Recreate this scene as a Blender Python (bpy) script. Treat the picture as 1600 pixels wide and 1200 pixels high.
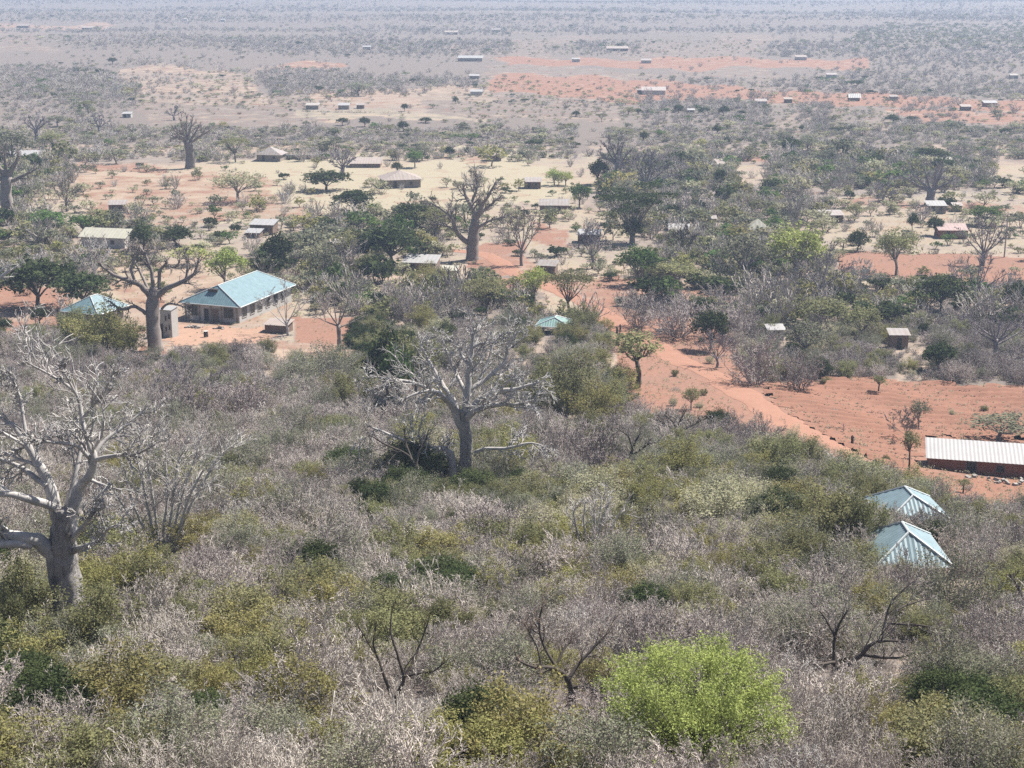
import bpy, math, random
import numpy as np
from mathutils import Vector, Matrix

# ------------------------------------------------------------------ camera, sky, sun, exposure
S = bpy.context.scene
for o in list(bpy.data.objects):
    bpy.data.objects.remove(o)
COL = S.collection
F, PITCH, CAMZ = 2400.0, math.radians(15.4), 60.0      # focal length in pixels of a 1600 wide frame
cd = bpy.data.cameras.new("camera"); cam = bpy.data.objects.new("camera", cd); COL.objects.link(cam)
cd.sensor_width = 36.0; cd.lens = 36.0 * F / 1600.0
cd.clip_start = 0.5; cd.clip_end = 40000.0
cam.location = (0, 0, CAMZ); cam.rotation_euler = (math.pi / 2 - PITCH, 0, 0)
S.camera = cam

SUN_EL, SUN_AZ = math.radians(56), math.radians(58)    # azimuth from the view direction (+Y) towards the right (+X)
W = bpy.data.worlds.new("World"); S.world = W; W.use_nodes = True
wn = W.node_tree; wn.nodes.clear()
sky = wn.nodes.new("ShaderNodeTexSky"); sky.sky_type = 'NISHITA'; sky.sun_disc = False
sky.sun_elevation = SUN_EL; sky.sun_rotation = SUN_AZ; sky.altitude = 700; sky.dust_density = 2.0
bg = wn.nodes.new("ShaderNodeBackground"); bg.inputs[1].default_value = 0.06
wo = wn.nodes.new("ShaderNodeOutputWorld")
wn.links.new(sky.outputs[0], bg.inputs[0]); wn.links.new(bg.outputs[0], wo.inputs[0])

sd = bpy.data.lights.new("sun", 'SUN'); sun = bpy.data.objects.new("sun", sd); COL.objects.link(sun)
sd.energy = 5.0; sd.angle = math.radians(0.5); sd.color = (1.0, 0.95, 0.87)
tosun = Vector((math.cos(SUN_EL) * math.sin(SUN_AZ), math.cos(SUN_EL) * math.cos(SUN_AZ), math.sin(SUN_EL)))
sun.rotation_euler = tosun.to_track_quat('Z', 'Y').to_euler(); sun.location = (60, 40, 120)

S.view_settings.view_transform = 'Standard'; S.view_settings.look = 'None'
S.view_settings.gamma = 1.0; S.view_settings.use_curve_mapping = False
S.view_settings.exposure = 1.2
S.render.engine = 'CYCLES'
S.cycles.max_bounces = 4; S.cycles.diffuse_bounces = 2; S.cycles.transmission_bounces = 3
S.cycles.volume_bounces = 0; S.cycles.transparent_max_bounces = 4; S.cycles.glossy_bounces = 2
S.cycles.use_denoising = False
S.render.filter_size = 1.1

R = random.Random(11)
NP = np.random.default_rng(5)
HAZE = 0.00025

# ------------------------------------------------------------------ terrain
PY = [-400, -60, 0, 10, 30, 55, 80, 110, 140, 180, 220, 260, 320, 420]
PZ = [75, 66, 57.5, 50.5, 39.5, 29.6, 23.4, 17.4, 12.2, 6.2, 2.4, .7, 0.1, 0]
def sstep(a, b, t):
    t = min(1, max(0, (t - a) / (b - a))); return t * t * (3 - 2 * t)
_tan = []
for i in range(len(PY)):
    if i in (0, len(PY) - 1): _tan.append(0 if i else -.03); continue
    a = (PZ[i] - PZ[i-1]) / (PY[i] - PY[i-1]); b = (PZ[i+1] - PZ[i]) / (PY[i+1] - PY[i])
    _tan.append(0 if a * b <= 0 else 2 * a * b / (a + b))
def prof(y):
    if y <= PY[0]: return PZ[0]
    if y >= PY[-1]: return 0.0
    i = 0
    while y > PY[i+1]: i += 1
    h = PY[i+1] - PY[i]; t = (y - PY[i]) / h; t2 = t * t; t3 = t2 * t
    return (2*t3-3*t2+1)*PZ[i] + (t3-2*t2+t)*h*_tan[i] + (-2*t3+3*t2)*PZ[i+1] + (t3-t2)*h*_tan[i+1]
def ground(x, y):
    z = prof(y)
    z *= 1 - 0.42 * sstep(22, 62, x) * sstep(70, 130, y)
    z += 0.35 * math.sin(x * .11 + 1.3) * math.sin(y * .09) * sstep(60, 110, y) * (1 - sstep(230, 300, y))
    if y > 380:
        a = sstep(380, 1200, y)
        z += a * (1.1 * math.sin(x * .006 + y * .004) + 1.3 * math.sin(y * .011 + x * .0017 + 1) + .8 * math.sin(x * .013 - y * .006))
    return z

CP, SP = math.cos(PITCH), math.sin(PITCH)
def project(x, y, z):
    z -= CAMZ
    dep = y * CP - z * SP
    up = y * SP + z * CP
    if dep < 1: return None
    return 800 + F * x / dep, 600 - F * up / dep, dep
def hit(px, py):
    """point of the ground seen at that place of the photograph"""
    rx, ru = (px - 800) / F, (600 - py) / F
    dx, dy, dz = rx, CP + ru * SP, -SP + ru * CP
    t, step = 20.0, 2.0
    while t < 30000:
        if CAMZ + dz * t < ground(dx * t, dy * t): break
        t += step; step = max(1.0, t * .01)
    lo, hi = t - step * 1.1, t
    for _ in range(24):
        m = (lo + hi) / 2
        if CAMZ + dz * m < ground(dx * m, dy * m): hi = m
        else: lo = m
    x, y = dx * hi, dy * hi
    return Vector((x, y, ground(x, y)))
def scale_at(p):
    return F / (p.y * CP - (p.z - CAMZ) * SP)

# ------------------------------------------------------------------ materials
def new_mat(name):
    m = bpy.data.materials.new(name); m.use_nodes = True
    n = m.node_tree; n.nodes.clear()
    return m, n
def N(n, t, **kw):
    x = n.nodes.new(t)
    for k, v in kw.items():
        setattr(x, k, v)
    return x
def surf(name, col, rough=.85, var=.25, nscale=3.0, bump=0.0, rnd=.0, metal=0.0, spec=.3, col2=None):
    """a plain procedural material: colour with noise wear, optional change from object to object"""
    m, n = new_mat(name); L = n.links.new
    out = N(n, "ShaderNodeOutputMaterial"); b = N(n, "ShaderNodeBsdfPrincipled")
    tc = N(n, "ShaderNodeTexCoord"); no = N(n, "ShaderNodeTexNoise"); no.inputs["Scale"].default_value = nscale
    no.inputs["Detail"].default_value = 5; no.inputs["Roughness"].default_value = .65
    L(tc.outputs["Object"], no.inputs["Vector"])
    mx = N(n, "ShaderNodeMix", data_type='RGBA')
    mr = N(n, "ShaderNodeMapRange"); mr.inputs[1].default_value = .3; mr.inputs[2].default_value = .7
    L(no.outputs["Fac"], mr.inputs[0]); L(mr.outputs[0], mx.inputs[0])
    c2 = col2 or tuple(c * (1 - var) for c in col)
    mx.inputs[6].default_value = (*col, 1); mx.inputs[7].default_value = (*c2, 1)
    last = mx.outputs[2]
    if rnd:
        oi = N(n, "ShaderNodeObjectInfo"); hs = N(n, "ShaderNodeHueSaturation")
        a = N(n, "ShaderNodeMapRange"); a.inputs[3].default_value = 1 - rnd; a.inputs[4].default_value = 1 + rnd
        L(oi.outputs["Random"], a.inputs[0]); L(a.outputs[0], hs.inputs["Value"])
        h = N(n, "ShaderNodeMath", operation='MULTIPLY_ADD'); h.inputs[1].default_value = rnd * .1; h.inputs[2].default_value = .5 - rnd * .05
        w = N(n, "ShaderNodeTexWhiteNoise", noise_dimensions='1D'); L(oi.outputs["Random"], w.inputs["W"]); L(w.outputs["Value"], h.inputs[0])
        L(h.outputs[0], hs.inputs["Hue"]); L(last, hs.inputs["Color"]); last = hs.outputs["Color"]
    L(last, b.inputs["Base Color"]); b.inputs["Roughness"].default_value = rough
    b.inputs["Metallic"].default_value = metal; b.inputs["Specular IOR Level"].default_value = spec
    if bump:
        bp = N(n, "ShaderNodeBump"); bp.inputs["Strength"].default_value = bump; bp.inputs["Distance"].default_value = .05
        L(no.outputs["Fac"], bp.inputs["Height"]); L(bp.outputs[0], b.inputs["Normal"])
    L(b.outputs[0], out.inputs["Surface"])
    return m
def leafmat(name, col, col2, rnd=.25, trans=.35):
    m, n = new_mat(name); L = n.links.new
    out = N(n, "ShaderNodeOutputMaterial"); d = N(n, "ShaderNodeBsdfDiffuse"); t = N(n, "ShaderNodeBsdfTranslucent"); ms = N(n, "ShaderNodeMixShader")
    tc = N(n, "ShaderNodeTexCoord"); no = N(n, "ShaderNodeTexNoise"); no.inputs["Scale"].default_value = 1.6; no.inputs["Detail"].default_value = 6
    no.inputs["Roughness"].default_value = .8
    L(tc.outputs["Object"], no.inputs["Vector"])
    mr = N(n, "ShaderNodeMapRange"); mr.inputs[1].default_value = .32; mr.inputs[2].default_value = .68; L(no.outputs["Fac"], mr.inputs[0])
    mx = N(n, "ShaderNodeMix", data_type='RGBA'); mx.inputs[6].default_value = (*col, 1); mx.inputs[7].default_value = (*col2, 1); L(mr.outputs[0], mx.inputs[0])
    oi = N(n, "ShaderNodeObjectInfo"); hs = N(n, "ShaderNodeHueSaturation")
    a = N(n, "ShaderNodeMapRange"); a.inputs[3].default_value = 1 - rnd; a.inputs[4].default_value = 1 + rnd; L(oi.outputs["Random"], a.inputs[0]); L(a.outputs[0], hs.inputs["Value"])
    w = N(n, "ShaderNodeTexWhiteNoise", noise_dimensions='1D'); L(oi.outputs["Random"], w.inputs["W"])
    h = N(n, "ShaderNodeMapRange"); h.inputs[3].default_value = .488; h.inputs[4].default_value = .515; L(w.outputs["Value"], h.inputs[0]); L(h.outputs[0], hs.inputs["Hue"])
    L(mx.outputs[2], hs.inputs["Color"]); L(hs.outputs["Color"], d.inputs[0]); L(hs.outputs["Color"], t.inputs[0])
    ms.inputs[0].default_value = trans; L(d.outputs[0], ms.inputs[1]); L(t.outputs[0], ms.inputs[2]); L(ms.outputs[0], out.inputs["Surface"])
    return m
def soil_material():
    """soil of the plain: what grows or lies bare where comes from the mesh attribute 'cover' (red soil, pale dry grass, leaf litter)"""
    m, n = new_mat("soil"); L = n.links.new
    out = N(n, "ShaderNodeOutputMaterial"); b = N(n, "ShaderNodeBsdfPrincipled"); b.inputs["Roughness"].default_value = .95; b.inputs["Specular IOR Level"].default_value = .1
    g = N(n, "ShaderNodeNewGeometry"); at = N(n, "ShaderNodeAttribute", attribute_name="cover"); sp = N(n, "ShaderNodeSeparateColor"); L(at.outputs["Color"], sp.inputs[0])
    def noise(scale, sx=1.0, sy=1.0, det=6, ro=.6):
        mp = N(n, "ShaderNodeMapping"); mp.inputs["Scale"].default_value = (sx, sy, 1); L(g.outputs["Position"], mp.inputs[0])
        t = N(n, "ShaderNodeTexNoise"); t.inputs["Scale"].default_value = scale; t.inputs["Detail"].default_value = det; t.inputs["Roughness"].default_value = ro
        L(mp.outputs[0], t.inputs["Vector"]); return t.outputs["Fac"]
    def rng_(v, a, c, lo=0., hi=1.):
        r = N(n, "ShaderNodeMapRange"); r.inputs[1].default_value = a; r.inputs[2].default_value = c; r.inputs[3].default_value = lo; r.inputs[4].default_value = hi
        L(v, r.inputs[0]); return r.outputs[0]
    def mix(f, a, c):
        x = N(n, "ShaderNodeMix", data_type='RGBA')
        (L(f, x.inputs[0]) if not isinstance(f, float) else setattr(x.inputs[0], "default_value", f))
        for k, v in ((6, a), (7, c)):
            if isinstance(v, tuple): x.inputs[k].default_value = (*v, 1)
            else: L(v, x.inputs[k])
        return x.outputs[2]
    def mul(a, c):
        x = N(n, "ShaderNodeMath", operation='MULTIPLY'); L(a, x.inputs[0]); L(c, x.inputs[1]); return x.outputs[0]
    def addc(a, c):
        x = N(n, "ShaderNodeMath", operation='ADD', use_clamp=True); L(a, x.inputs[0]); L(c, x.inputs[1]); return x.outputs[0]
    fine = noise(1.7, det=8, ro=.75); mid = noise(.13, det=6); strip = noise(.012, sx=.35, sy=1.6, det=7, ro=.62)
    base = mix(rng_(mid, .35, .65), (.285, .215, .165), (.235, .185, .145))
    base = mix(rng_(strip, .42, .62), base, (.195, .165, .145))
    grass = mix(rng_(fine, .3, .7), (.30, .26, .19), (.245, .215, .155))
    red = mix(rng_(mid, .3, .7), (.225, .12, .085), (.20, .118, .088))
    lit = mix(rng_(fine, .3, .7), (.178, .148, .132), (.118, .1, .088))
    c = mix(rng_(addc(sp.outputs[1], rng_(mid, .3, .7, -.35, .35)), .25, .65), base, grass)
    c = mix(rng_(addc(sp.outputs[2], rng_(mid, .3, .7, -.3, .3)), .25, .65), c, lit)
    c = mix(rng_(addc(sp.outputs[0], rng_(mid, .3, .7, -.35, .35)), .25, .65), c, red)
    v = rng_(fine, .25, .75, .72, 1.22)
    hs = N(n, "ShaderNodeHueSaturation"); L(c, hs.inputs["Color"]); L(v, hs.inputs["Value"])
    L(hs.outputs["Color"], b.inputs["Base Color"])
    bp = N(n, "ShaderNodeBump"); bp.inputs["Strength"].default_value = .6; bp.inputs["Distance"].default_value = .12; L(fine, bp.inputs["Height"]); L(bp.outputs[0], b.inputs["Normal"])
    L(b.outputs[0], out.inputs["Surface"])
    return m
def dirt(name, c1, c2, dark, sc=.5):
    m, n = new_mat(name); L = n.links.new
    out = N(n, "ShaderNodeOutputMaterial"); b = N(n, "ShaderNodeBsdfPrincipled"); b.inputs["Roughness"].default_value = .95; b.inputs["Specular IOR Level"].default_value = .1
    g = N(n, "ShaderNodeNewGeometry"); fac = []
    for s, d in ((sc, 6), (2.6, 8)):
        t = N(n, "ShaderNodeTexNoise"); t.inputs["Scale"].default_value = s; t.inputs["Detail"].default_value = d; t.inputs["Roughness"].default_value = .7
        L(g.outputs["Position"], t.inputs["Vector"])
        r = N(n, "ShaderNodeMapRange"); r.inputs[1].default_value = .32; r.inputs[2].default_value = .68; L(t.outputs["Fac"], r.inputs[0]); fac.append((r.outputs[0], t.outputs["Fac"]))
    x = N(n, "ShaderNodeMix", data_type='RGBA'); x.inputs[6].default_value = (*c1, 1); x.inputs[7].default_value = (*c2, 1); L(fac[0][0], x.inputs[0])
    y = N(n, "ShaderNodeMix", data_type='RGBA'); y.inputs[7].default_value = (*dark, 1); L(x.outputs[2], y.inputs[6])
    r2 = N(n, "ShaderNodeMapRange"); r2.inputs[1].default_value = .56; r2.inputs[2].default_value = .75; r2.inputs[4].default_value = .7; L(fac[1][1], r2.inputs[0]); L(r2.outputs[0], y.inputs[0])
    L(y.outputs[2], b.inputs["Base Color"])
    bp = N(n, "ShaderNodeBump"); bp.inputs["Strength"].default_value = .5; bp.inputs["Distance"].default_value = .1; L(fac[1][1], bp.inputs["Height"]); L(bp.outputs[0], b.inputs["Normal"])
    L(b.outputs[0], out.inputs["Surface"])
    return m

M = {}
M['soil'] = soil_material()
M['track'] = dirt("track_dirt", (.275, .15, .106), (.24, .128, .09), (.15, .088, .066))
M['field'] = dirt("field_dirt", (.222, .113, .078), (.185, .098, .069), (.105, .068, .05), .25)
M['yard'] = dirt("yard_dirt", (.31, .20, .145), (.26, .165, .12), (.2, .14, .105))
M['bark_pale'] = surf("pale_bark", (.48, .455, .435), .9, .5, 1.1, .8)
def streaked(name, c1, c2, trunk_shade):
    m, n = new_mat(name); L = n.links.new
    out = N(n, "ShaderNodeOutputMaterial"); b = N(n, "ShaderNodeBsdfPrincipled"); b.inputs["Roughness"].default_value = .9; b.inputs["Specular IOR Level"].default_value = .15
    tc = N(n, "ShaderNodeTexCoord"); fac = []
    for sc, st, lo, hi in ((2.2, .35, .35, .65), (1.1, .5, .5, .62), (9.0, .8, .3, .7)):
        mp = N(n, "ShaderNodeMapping"); mp.inputs["Scale"].default_value = (1, 1, st); L(tc.outputs["Object"], mp.inputs[0])
        t = N(n, "ShaderNodeTexNoise"); t.inputs["Scale"].default_value = sc; t.inputs["Detail"].default_value = 7; t.inputs["Roughness"].default_value = .7; L(mp.outputs[0], t.inputs["Vector"])
        r_ = N(n, "ShaderNodeMapRange"); r_.inputs[1].default_value = lo; r_.inputs[2].default_value = hi; L(t.outputs["Fac"], r_.inputs[0]); fac.append((r_.outputs[0], t.outputs["Fac"]))
    x = N(n, "ShaderNodeMix", data_type='RGBA'); x.inputs[6].default_value = (*c1, 1); x.inputs[7].default_value = (*c2, 1); L(fac[0][0], x.inputs[0])
    y_ = N(n, "ShaderNodeMix", data_type='RGBA'); y_.inputs[7].default_value = (*trunk_shade, 1); L(x.outputs[2], y_.inputs[6]); L(fac[1][0], y_.inputs[0])
    L(y_.outputs[2], b.inputs["Base Color"])
    bp = N(n, "ShaderNodeBump"); bp.inputs["Strength"].default_value = 1.0; bp.inputs["Distance"].default_value = .12; L(fac[2][1], bp.inputs["Height"]); L(bp.outputs[0], b.inputs["Normal"])
    L(b.outputs[0], out.inputs["Surface"]); return m
M['baobab'] = streaked("baobab_bark", (.36, .335, .32), (.25, .23, .22), (.10, .09, .085))  # dark patches in the colour stand in for the trunk's shaded front
M['bark_mid'] = surf("grey_bark", (.25, .215, .195), .9, .4, 1.6, .5, .15)
M['bark_dark'] = surf("dark_bark", (.085, .07, .06), .9, .4, 2, .4, .2)
M['bark_violet'] = surf("violet_grey_bark", (.24, .21, .22), .9, .35, 1.5, .4, .15)
M['twig_pink'] = surf("pinkish_twig", (.45, .40, .36), .9, .35, 1.2, 0, .25)
M['twig_white'] = surf("bleached_twig", (.47, .44, .41), .9, .3, 1.2, 0, .2)
M['twig_violet'] = surf("violet_twig", (.33, .285, .265), .9, .35, 1.2, 0, .25)
M['twig_brown'] = surf("brown_twig", (.19, .15, .12), .9, .4, 1.2, 0, .25)
M['leaf_olive'] = leafmat("olive_leaf", (.25, .24, .12), (.16, .165, .085))
M['leaf_yellow'] = leafmat("yellowing_leaf", (.31, .28, .11), (.19, .185, .085), .2)
M['leaf_dark'] = leafmat("dark_leaf", (.075, .092, .04), (.042, .055, .025), .3, .25)
M['leaf_green'] = leafmat("green_leaf", (.13, .19, .06), (.07, .11, .04), .25, .3)
M['leaf_pale'] = leafmat("pale_dry_leaf", (.40, .375, .255), (.30, .29, .19), .2, .35)
M['leaf_lime'] = leafmat("lime_leaf", (.38, .41, .135), (.22, .27, .085), .12, .3)
M['leaf_grey'] = leafmat("grey_green_leaf", (.25, .25, .175), (.16, .165, .115), .25, .3)
M['roof_blue'] = surf("blue_roof_sheet", (.135, .215, .24), .45, .32, 1.1, 0, 0, 0, .5)
M['roof_teal'] = surf("teal_roof_sheet", (.16, .26, .24), .45, .32, 1.1, 0, 0, 0, .5)
M['roof_sky'] = surf("pale_blue_roof_sheet", (.20, .275, .30), .42, .32, 1.1, 0, 0, 0, .5)
M['roof_white'] = surf("galvanised_roof_sheet", (.29, .28, .275), .5, .12, .7, 0, 0, 0, .4)
M['roof_old'] = surf("weathered_roof_sheet", (.26, .25, .245), .65, .1, .45, 0, .2, 0, .3, (.22, .17, .145))
M['roof_rust'] = surf("rusty_roof_sheet", (.33, .24, .22), .7, .3, .7, 0, 0, 0, .3)
M['roof_tan'] = surf("tan_roof_sheet", (.28, .235, .21), .7, .2, .5, 0, 0, 0, .3)
M['roof_cream'] = surf("cream_roof_sheet", (.36, .345, .28), .6, .2, .6, 0, 0, 0, .3)
M['cap'] = surf("white_ridge_cap", (.42, .45, .45), .5, .1, 1)
M['wall_grey'] = surf("raw_block_wall", (.50, .465, .435), .95, .3, 1.4, .5)
M['wall_white'] = surf("whitewashed_wall", (.40, .385, .36), .9, .12, .8, .2)
M['wall_mud'] = surf("red_mud_wall", (.25, .105, .07), .95, .35, 1.2, .5)
M['wall_brown'] = surf("brown_wall", (.20, .14, .11), .95, .35, 1.2, .5)
M['wall_tan'] = surf("tan_wall", (.27, .23, .19), .95, .2, 1.0, .3)
M['glass'] = surf("dark_pane", (.03, .032, .035), .25, .2, 1, 0, 0, 0, .5)
M['hole'] = surf("dark_timber_and_openings", (.055, .045, .04), .9, .3, 2)  # also stands in for the dark inside of openings and the roof gap
M['frame'] = surf("pale_frame", (.33, .31, .29), .8, .15, 2)
M['wood'] = surf("weathered_wood", (.27, .21, .165), .95, .4, 3, .4)
M['pole'] = surf("pale_pole", (.38, .355, .32), .9, .2, 1)
M['stone'] = surf("pale_rubble", (.30, .275, .25), .95, .4, 1.5, .5)

# ------------------------------------------------------------------ mesh helpers
class MB:
    def __init__(self): self.v = []; self.f = []
    def box(self, x0, y0, z0, x1, y1, z1):
        b = len(self.v)
        self.v += [(x0, y0, z0), (x1, y0, z0), (x1, y1, z0), (x0, y1, z0), (x0, y0, z1), (x1, y0, z1), (x1, y1, z1), (x0, y1, z1)]
        self.f += [(b+3, b+2, b+1, b), (b+4, b+5, b+6, b+7), (b, b+1, b+5, b+4), (b+1, b+2, b+6, b+5), (b+2, b+3, b+7, b+6), (b+3, b, b+4, b+7)]
        return self
    def tube(self, pts, rad, sides):
        n = len(pts); b = len(self.v)
        for i, p in enumerate(pts):
            d = (pts[min(i+1, n-1)] - pts[max(i-1, 0)])
            if d.length < 1e-9: d = Vector((0, 0, 1))
            d.normalize()
            u = d.cross(Vector((0, 1, 0)) if abs(d.y) < .9 else Vector((1, 0, 0))).normalized(); w = d.cross(u)
            r = rad[i]
            for k in range(sides):
                a = 2 * math.pi * k / sides; c, s = math.cos(a) * r, math.sin(a) * r
                self.v.append((p.x + u.x*c + w.x*s, p.y + u.y*c + w.y*s, p.z + u.z*c + w.z*s))
        for i in range(n - 1):
            for k in range(sides):
                k2 = (k + 1) % sides
                self.f.append((b + i*sides + k, b + i*sides + k2, b + (i+1)*sides + k2, b + (i+1)*sides + k))
        self.f.append(tuple(b + (n-1)*sides + k for k in range(sides)))
        return self
    def mesh(self, name, mat, smooth=False):
        me = bpy.data.meshes.new(name)
        me.from_pydata([tuple(v) for v in self.v], [], self.f)
        if smooth: me.polygons.foreach_set("use_smooth", [True] * len(me.polygons))
        me.materials.append(mat); me.update()
        return me
def quads_mesh(name, V, mat):
    """V: (n,4,3) array of quads"""
    n = len(V); me = bpy.data.meshes.new(name)
    me.vertices.add(n*4); me.vertices.foreach_set("co", V.reshape(-1).astype(np.float32))
    me.loops.add(n*4); me.loops.foreach_set("vertex_index", np.arange(n*4, dtype=np.int32))
    me.polygons.add(n); me.polygons.foreach_set("loop_start", np.arange(0, n*4, 4, dtype=np.int32)); me.polygons.foreach_set("loop_total", np.full(n, 4, dtype=np.int32))
    me.materials.append(mat); me.update(calc_edges=True)
    return me
def leaf_quads(C, size, updown=.5, elong=1.9):
    """little rhombic leaves round the centres C"""
    n = len(C); a = NP.normal(size=(n, 3)); a[:, 2] *= updown; a /= np.linalg.norm(a, axis=1, keepdims=True) + 1e-9
    b = NP.normal(size=(n, 3)); b -= a * (a * b).sum(1, keepdims=True); b /= np.linalg.norm(b, axis=1, keepdims=True) + 1e-9
    s = size * NP.uniform(.6, 1.35, (n, 1)); a = a * s * .5 * elong ** .5; b = b * s * .5 / elong ** .5
    return np.stack([C - a, C + b, C + a, C - b], 1)
def link(me, name, parent=None, loc=None):
    o = bpy.data.objects.new(name, me); COL.objects.link(o)
    if parent is not None: o.parent = parent
    if loc is not None: o.location = loc
    return o
def empty(name, loc=(0, 0, 0), rz=0.0):
    o = bpy.data.objects.new(name, None); COL.objects.link(o); o.location = loc; o.rotation_euler = (0, 0, rz); o.empty_display_size = .3
    return o
REG = []     # every labelled thing, for making labels single out one thing
def tag(o, label=None, cat=None, group=None, kind=None):
    if label: o["label"] = label
    if cat: o["category"] = cat
    if group: o["group"] = group
    if kind: o["kind"] = kind
    return o

# ------------------------------------------------------------------ layout of the place: landmarks, cover map
MARKS = [("the near left baobab", 105, 830), ("the central baobab", 725, 640), ("the large blue-roofed house", 360, 470), ("the teal-roofed shelter", 868, 500),
         ("the long white-roofed shed", 1530, 715), ("the twin blue-roofed cottages", 1430, 825), ("the lime-green tree", 1080, 1090), ("the track-end baobab", 737, 360),
         ("the tall flat-topped tree", 985, 330), ("the hut in right-hand scrub", 1405, 535), ("the tan hip-roofed house", 625, 280), ("the red ploughed field", 1400, 640),
         ("the baobab beside the house", 243, 480), ("the thick far baobab", 297, 230), ("the left-edge baobab", 15, 290), ("the far right baobab", 1452, 295),
         ("the small blue-roofed hut", 150, 485), ("the multi-stemmed tree", 260, 780), ("the bright track", 1150, 600), ("the lime-topped tree", 1215, 400), ("the cream-roofed house", 165, 370),
         ("the low dark-limbed tree", 1310, 1000), ("the dark crooked tree", 890, 1030), ("the cream field", 560, 180), ("the far red strip", 900, 135), ("the big olive bush", 1290, 830), ("the large yellow bush", 1062, 728), ("the dark bush under the central baobab", 742, 762), ("the orange-yellow bush", 70, 1035),
         ("the bleached many-stemmed shrub", 922, 830), ("the slender olive-topped tree", 620, 1015), ("the small leaning tree", 640, 715), ("the dark evergreen at lower right", 1540, 1130), ("the bleached dead branches", 198, 1160), ("the dark evergreen left of centre", 690, 905)]
def where(px, py, skip=None):
    best = min((m for m in MARKS if m[0] != skip and math.hypot(m[1]-px, (m[2]-py)*1.4) > 18), key=lambda m: math.hypot(m[1]-px, (m[2]-py)*1.6))
    dx, dy = px - best[1], py - best[2]
    rel = ("left of " if dx < 0 else "right of ") if abs(dx) > abs(dy) * 1.3 else ("beyond " if dy < 0 else "below ")
    return rel + best[0]

COVER = [
 "gggggggggggggggggggggggggggggggg",
 "mmggggggggggggggmmggmmmmgggggggg",
 "ggggggmmgggggggmmmmmgggmgggggggg",
 "ggogmmmmmmmrrrmmmmmmggggmgmmggmm",
 "oooooooooooooooooogoooooooogoooo",
 "oommmmmlllllmllllmmoooomooooooom",
 "ommmmmmlllllmmmmmmmooooooommmmmm",
 "oomoommmmooooommmmmmooooommmmmmm",
 "ooomm..moooommmrmmmmoooooommmmmm",
 "rrmmr....moooovyymrvvvvoooooovoo",
 "vvyyr...mrrdoovoooyrrrovooooovvv",
 "vvvvvvvvoogddvvoooommrrovovvovvv",
 "ggggggggggggvgggooyommrrrrrrrrrr",
 "gggggggggggggggggvvvggvvrrrrrrrr",
 "ggggggggvgggooyyvvvvyyvvoovrrrrr",
 "ggggggggggggodooooyyyyyoooooovvr",
 "ggggggggyggdgggggllllllloyyyvvvv",
 "oggygggggyygggggoyyygyllooyy..gv",
 "oogggggggdyogooogyyyogggggggg..o",
 "oooyyggggyyyyyoogggggoggggggoggg",
 "yyyygggyyoooooogggggggggggggoggg",
 "dyygggyyyyyggggggggggggggggyyyyg",
 "gdyggyyggggggggggggggggggggyyddo",
 "gggyyogggggggydyggggggggggggyoyy",
]
def code(px, py):
    c = int(px // 50); r = int(py // 50)
    return COVER[max(0, min(23, r))][max(0, min(31, c))]
ROAD_PX = [(1372, 752, 3.0), (1335, 718, 3.4), (1262, 681, 3.6), (1215, 652, 3.4), (1165, 619, 3.2), (1118, 588, 3.0), (1060, 563, 3.0), (1030, 543, 3.2), (1000, 527, 3.2), (965, 510, 3.0),
           (938, 488, 2.8), (905, 468, 2.6), (872, 455, 2.6), (835, 441, 2.6), (800, 424, 2.6), (778, 409, 2.6), (752, 396, 2.6), (700, 391, 2.2), (660, 388, 2.0)]
ROAD = [(hit(x, y), w * .72) for x, y, w in ROAD_PX]
def road_dist(x, y):
    best = 1e9
    for (a, wa), (b, wb) in zip(ROAD, ROAD[1:]):
        ax, ay, bx, by = a.x, a.y, b.x, b.y
        l2 = (bx-ax)**2 + (by-ay)**2
        t = max(0, min(1, ((x-ax)*(bx-ax) + (y-ay)*(by-ay)) / l2))
        best = min(best, math.hypot(x - ax - t*(bx-ax), y - ay - t*(by-ay)) - (wa + t*(wb-wa)))
    return best
def inpoly(px, py, P):
    r = False; j = len(P) - 1
    for i in range(len(P)):
        xi, yi = P[i]; xj, yj = P[j]
        if (yi > py) != (yj > py) and px < (xj-xi) * (py-yi) / (yj-yi) + xi: r = not r
        j = i
    return r
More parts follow.
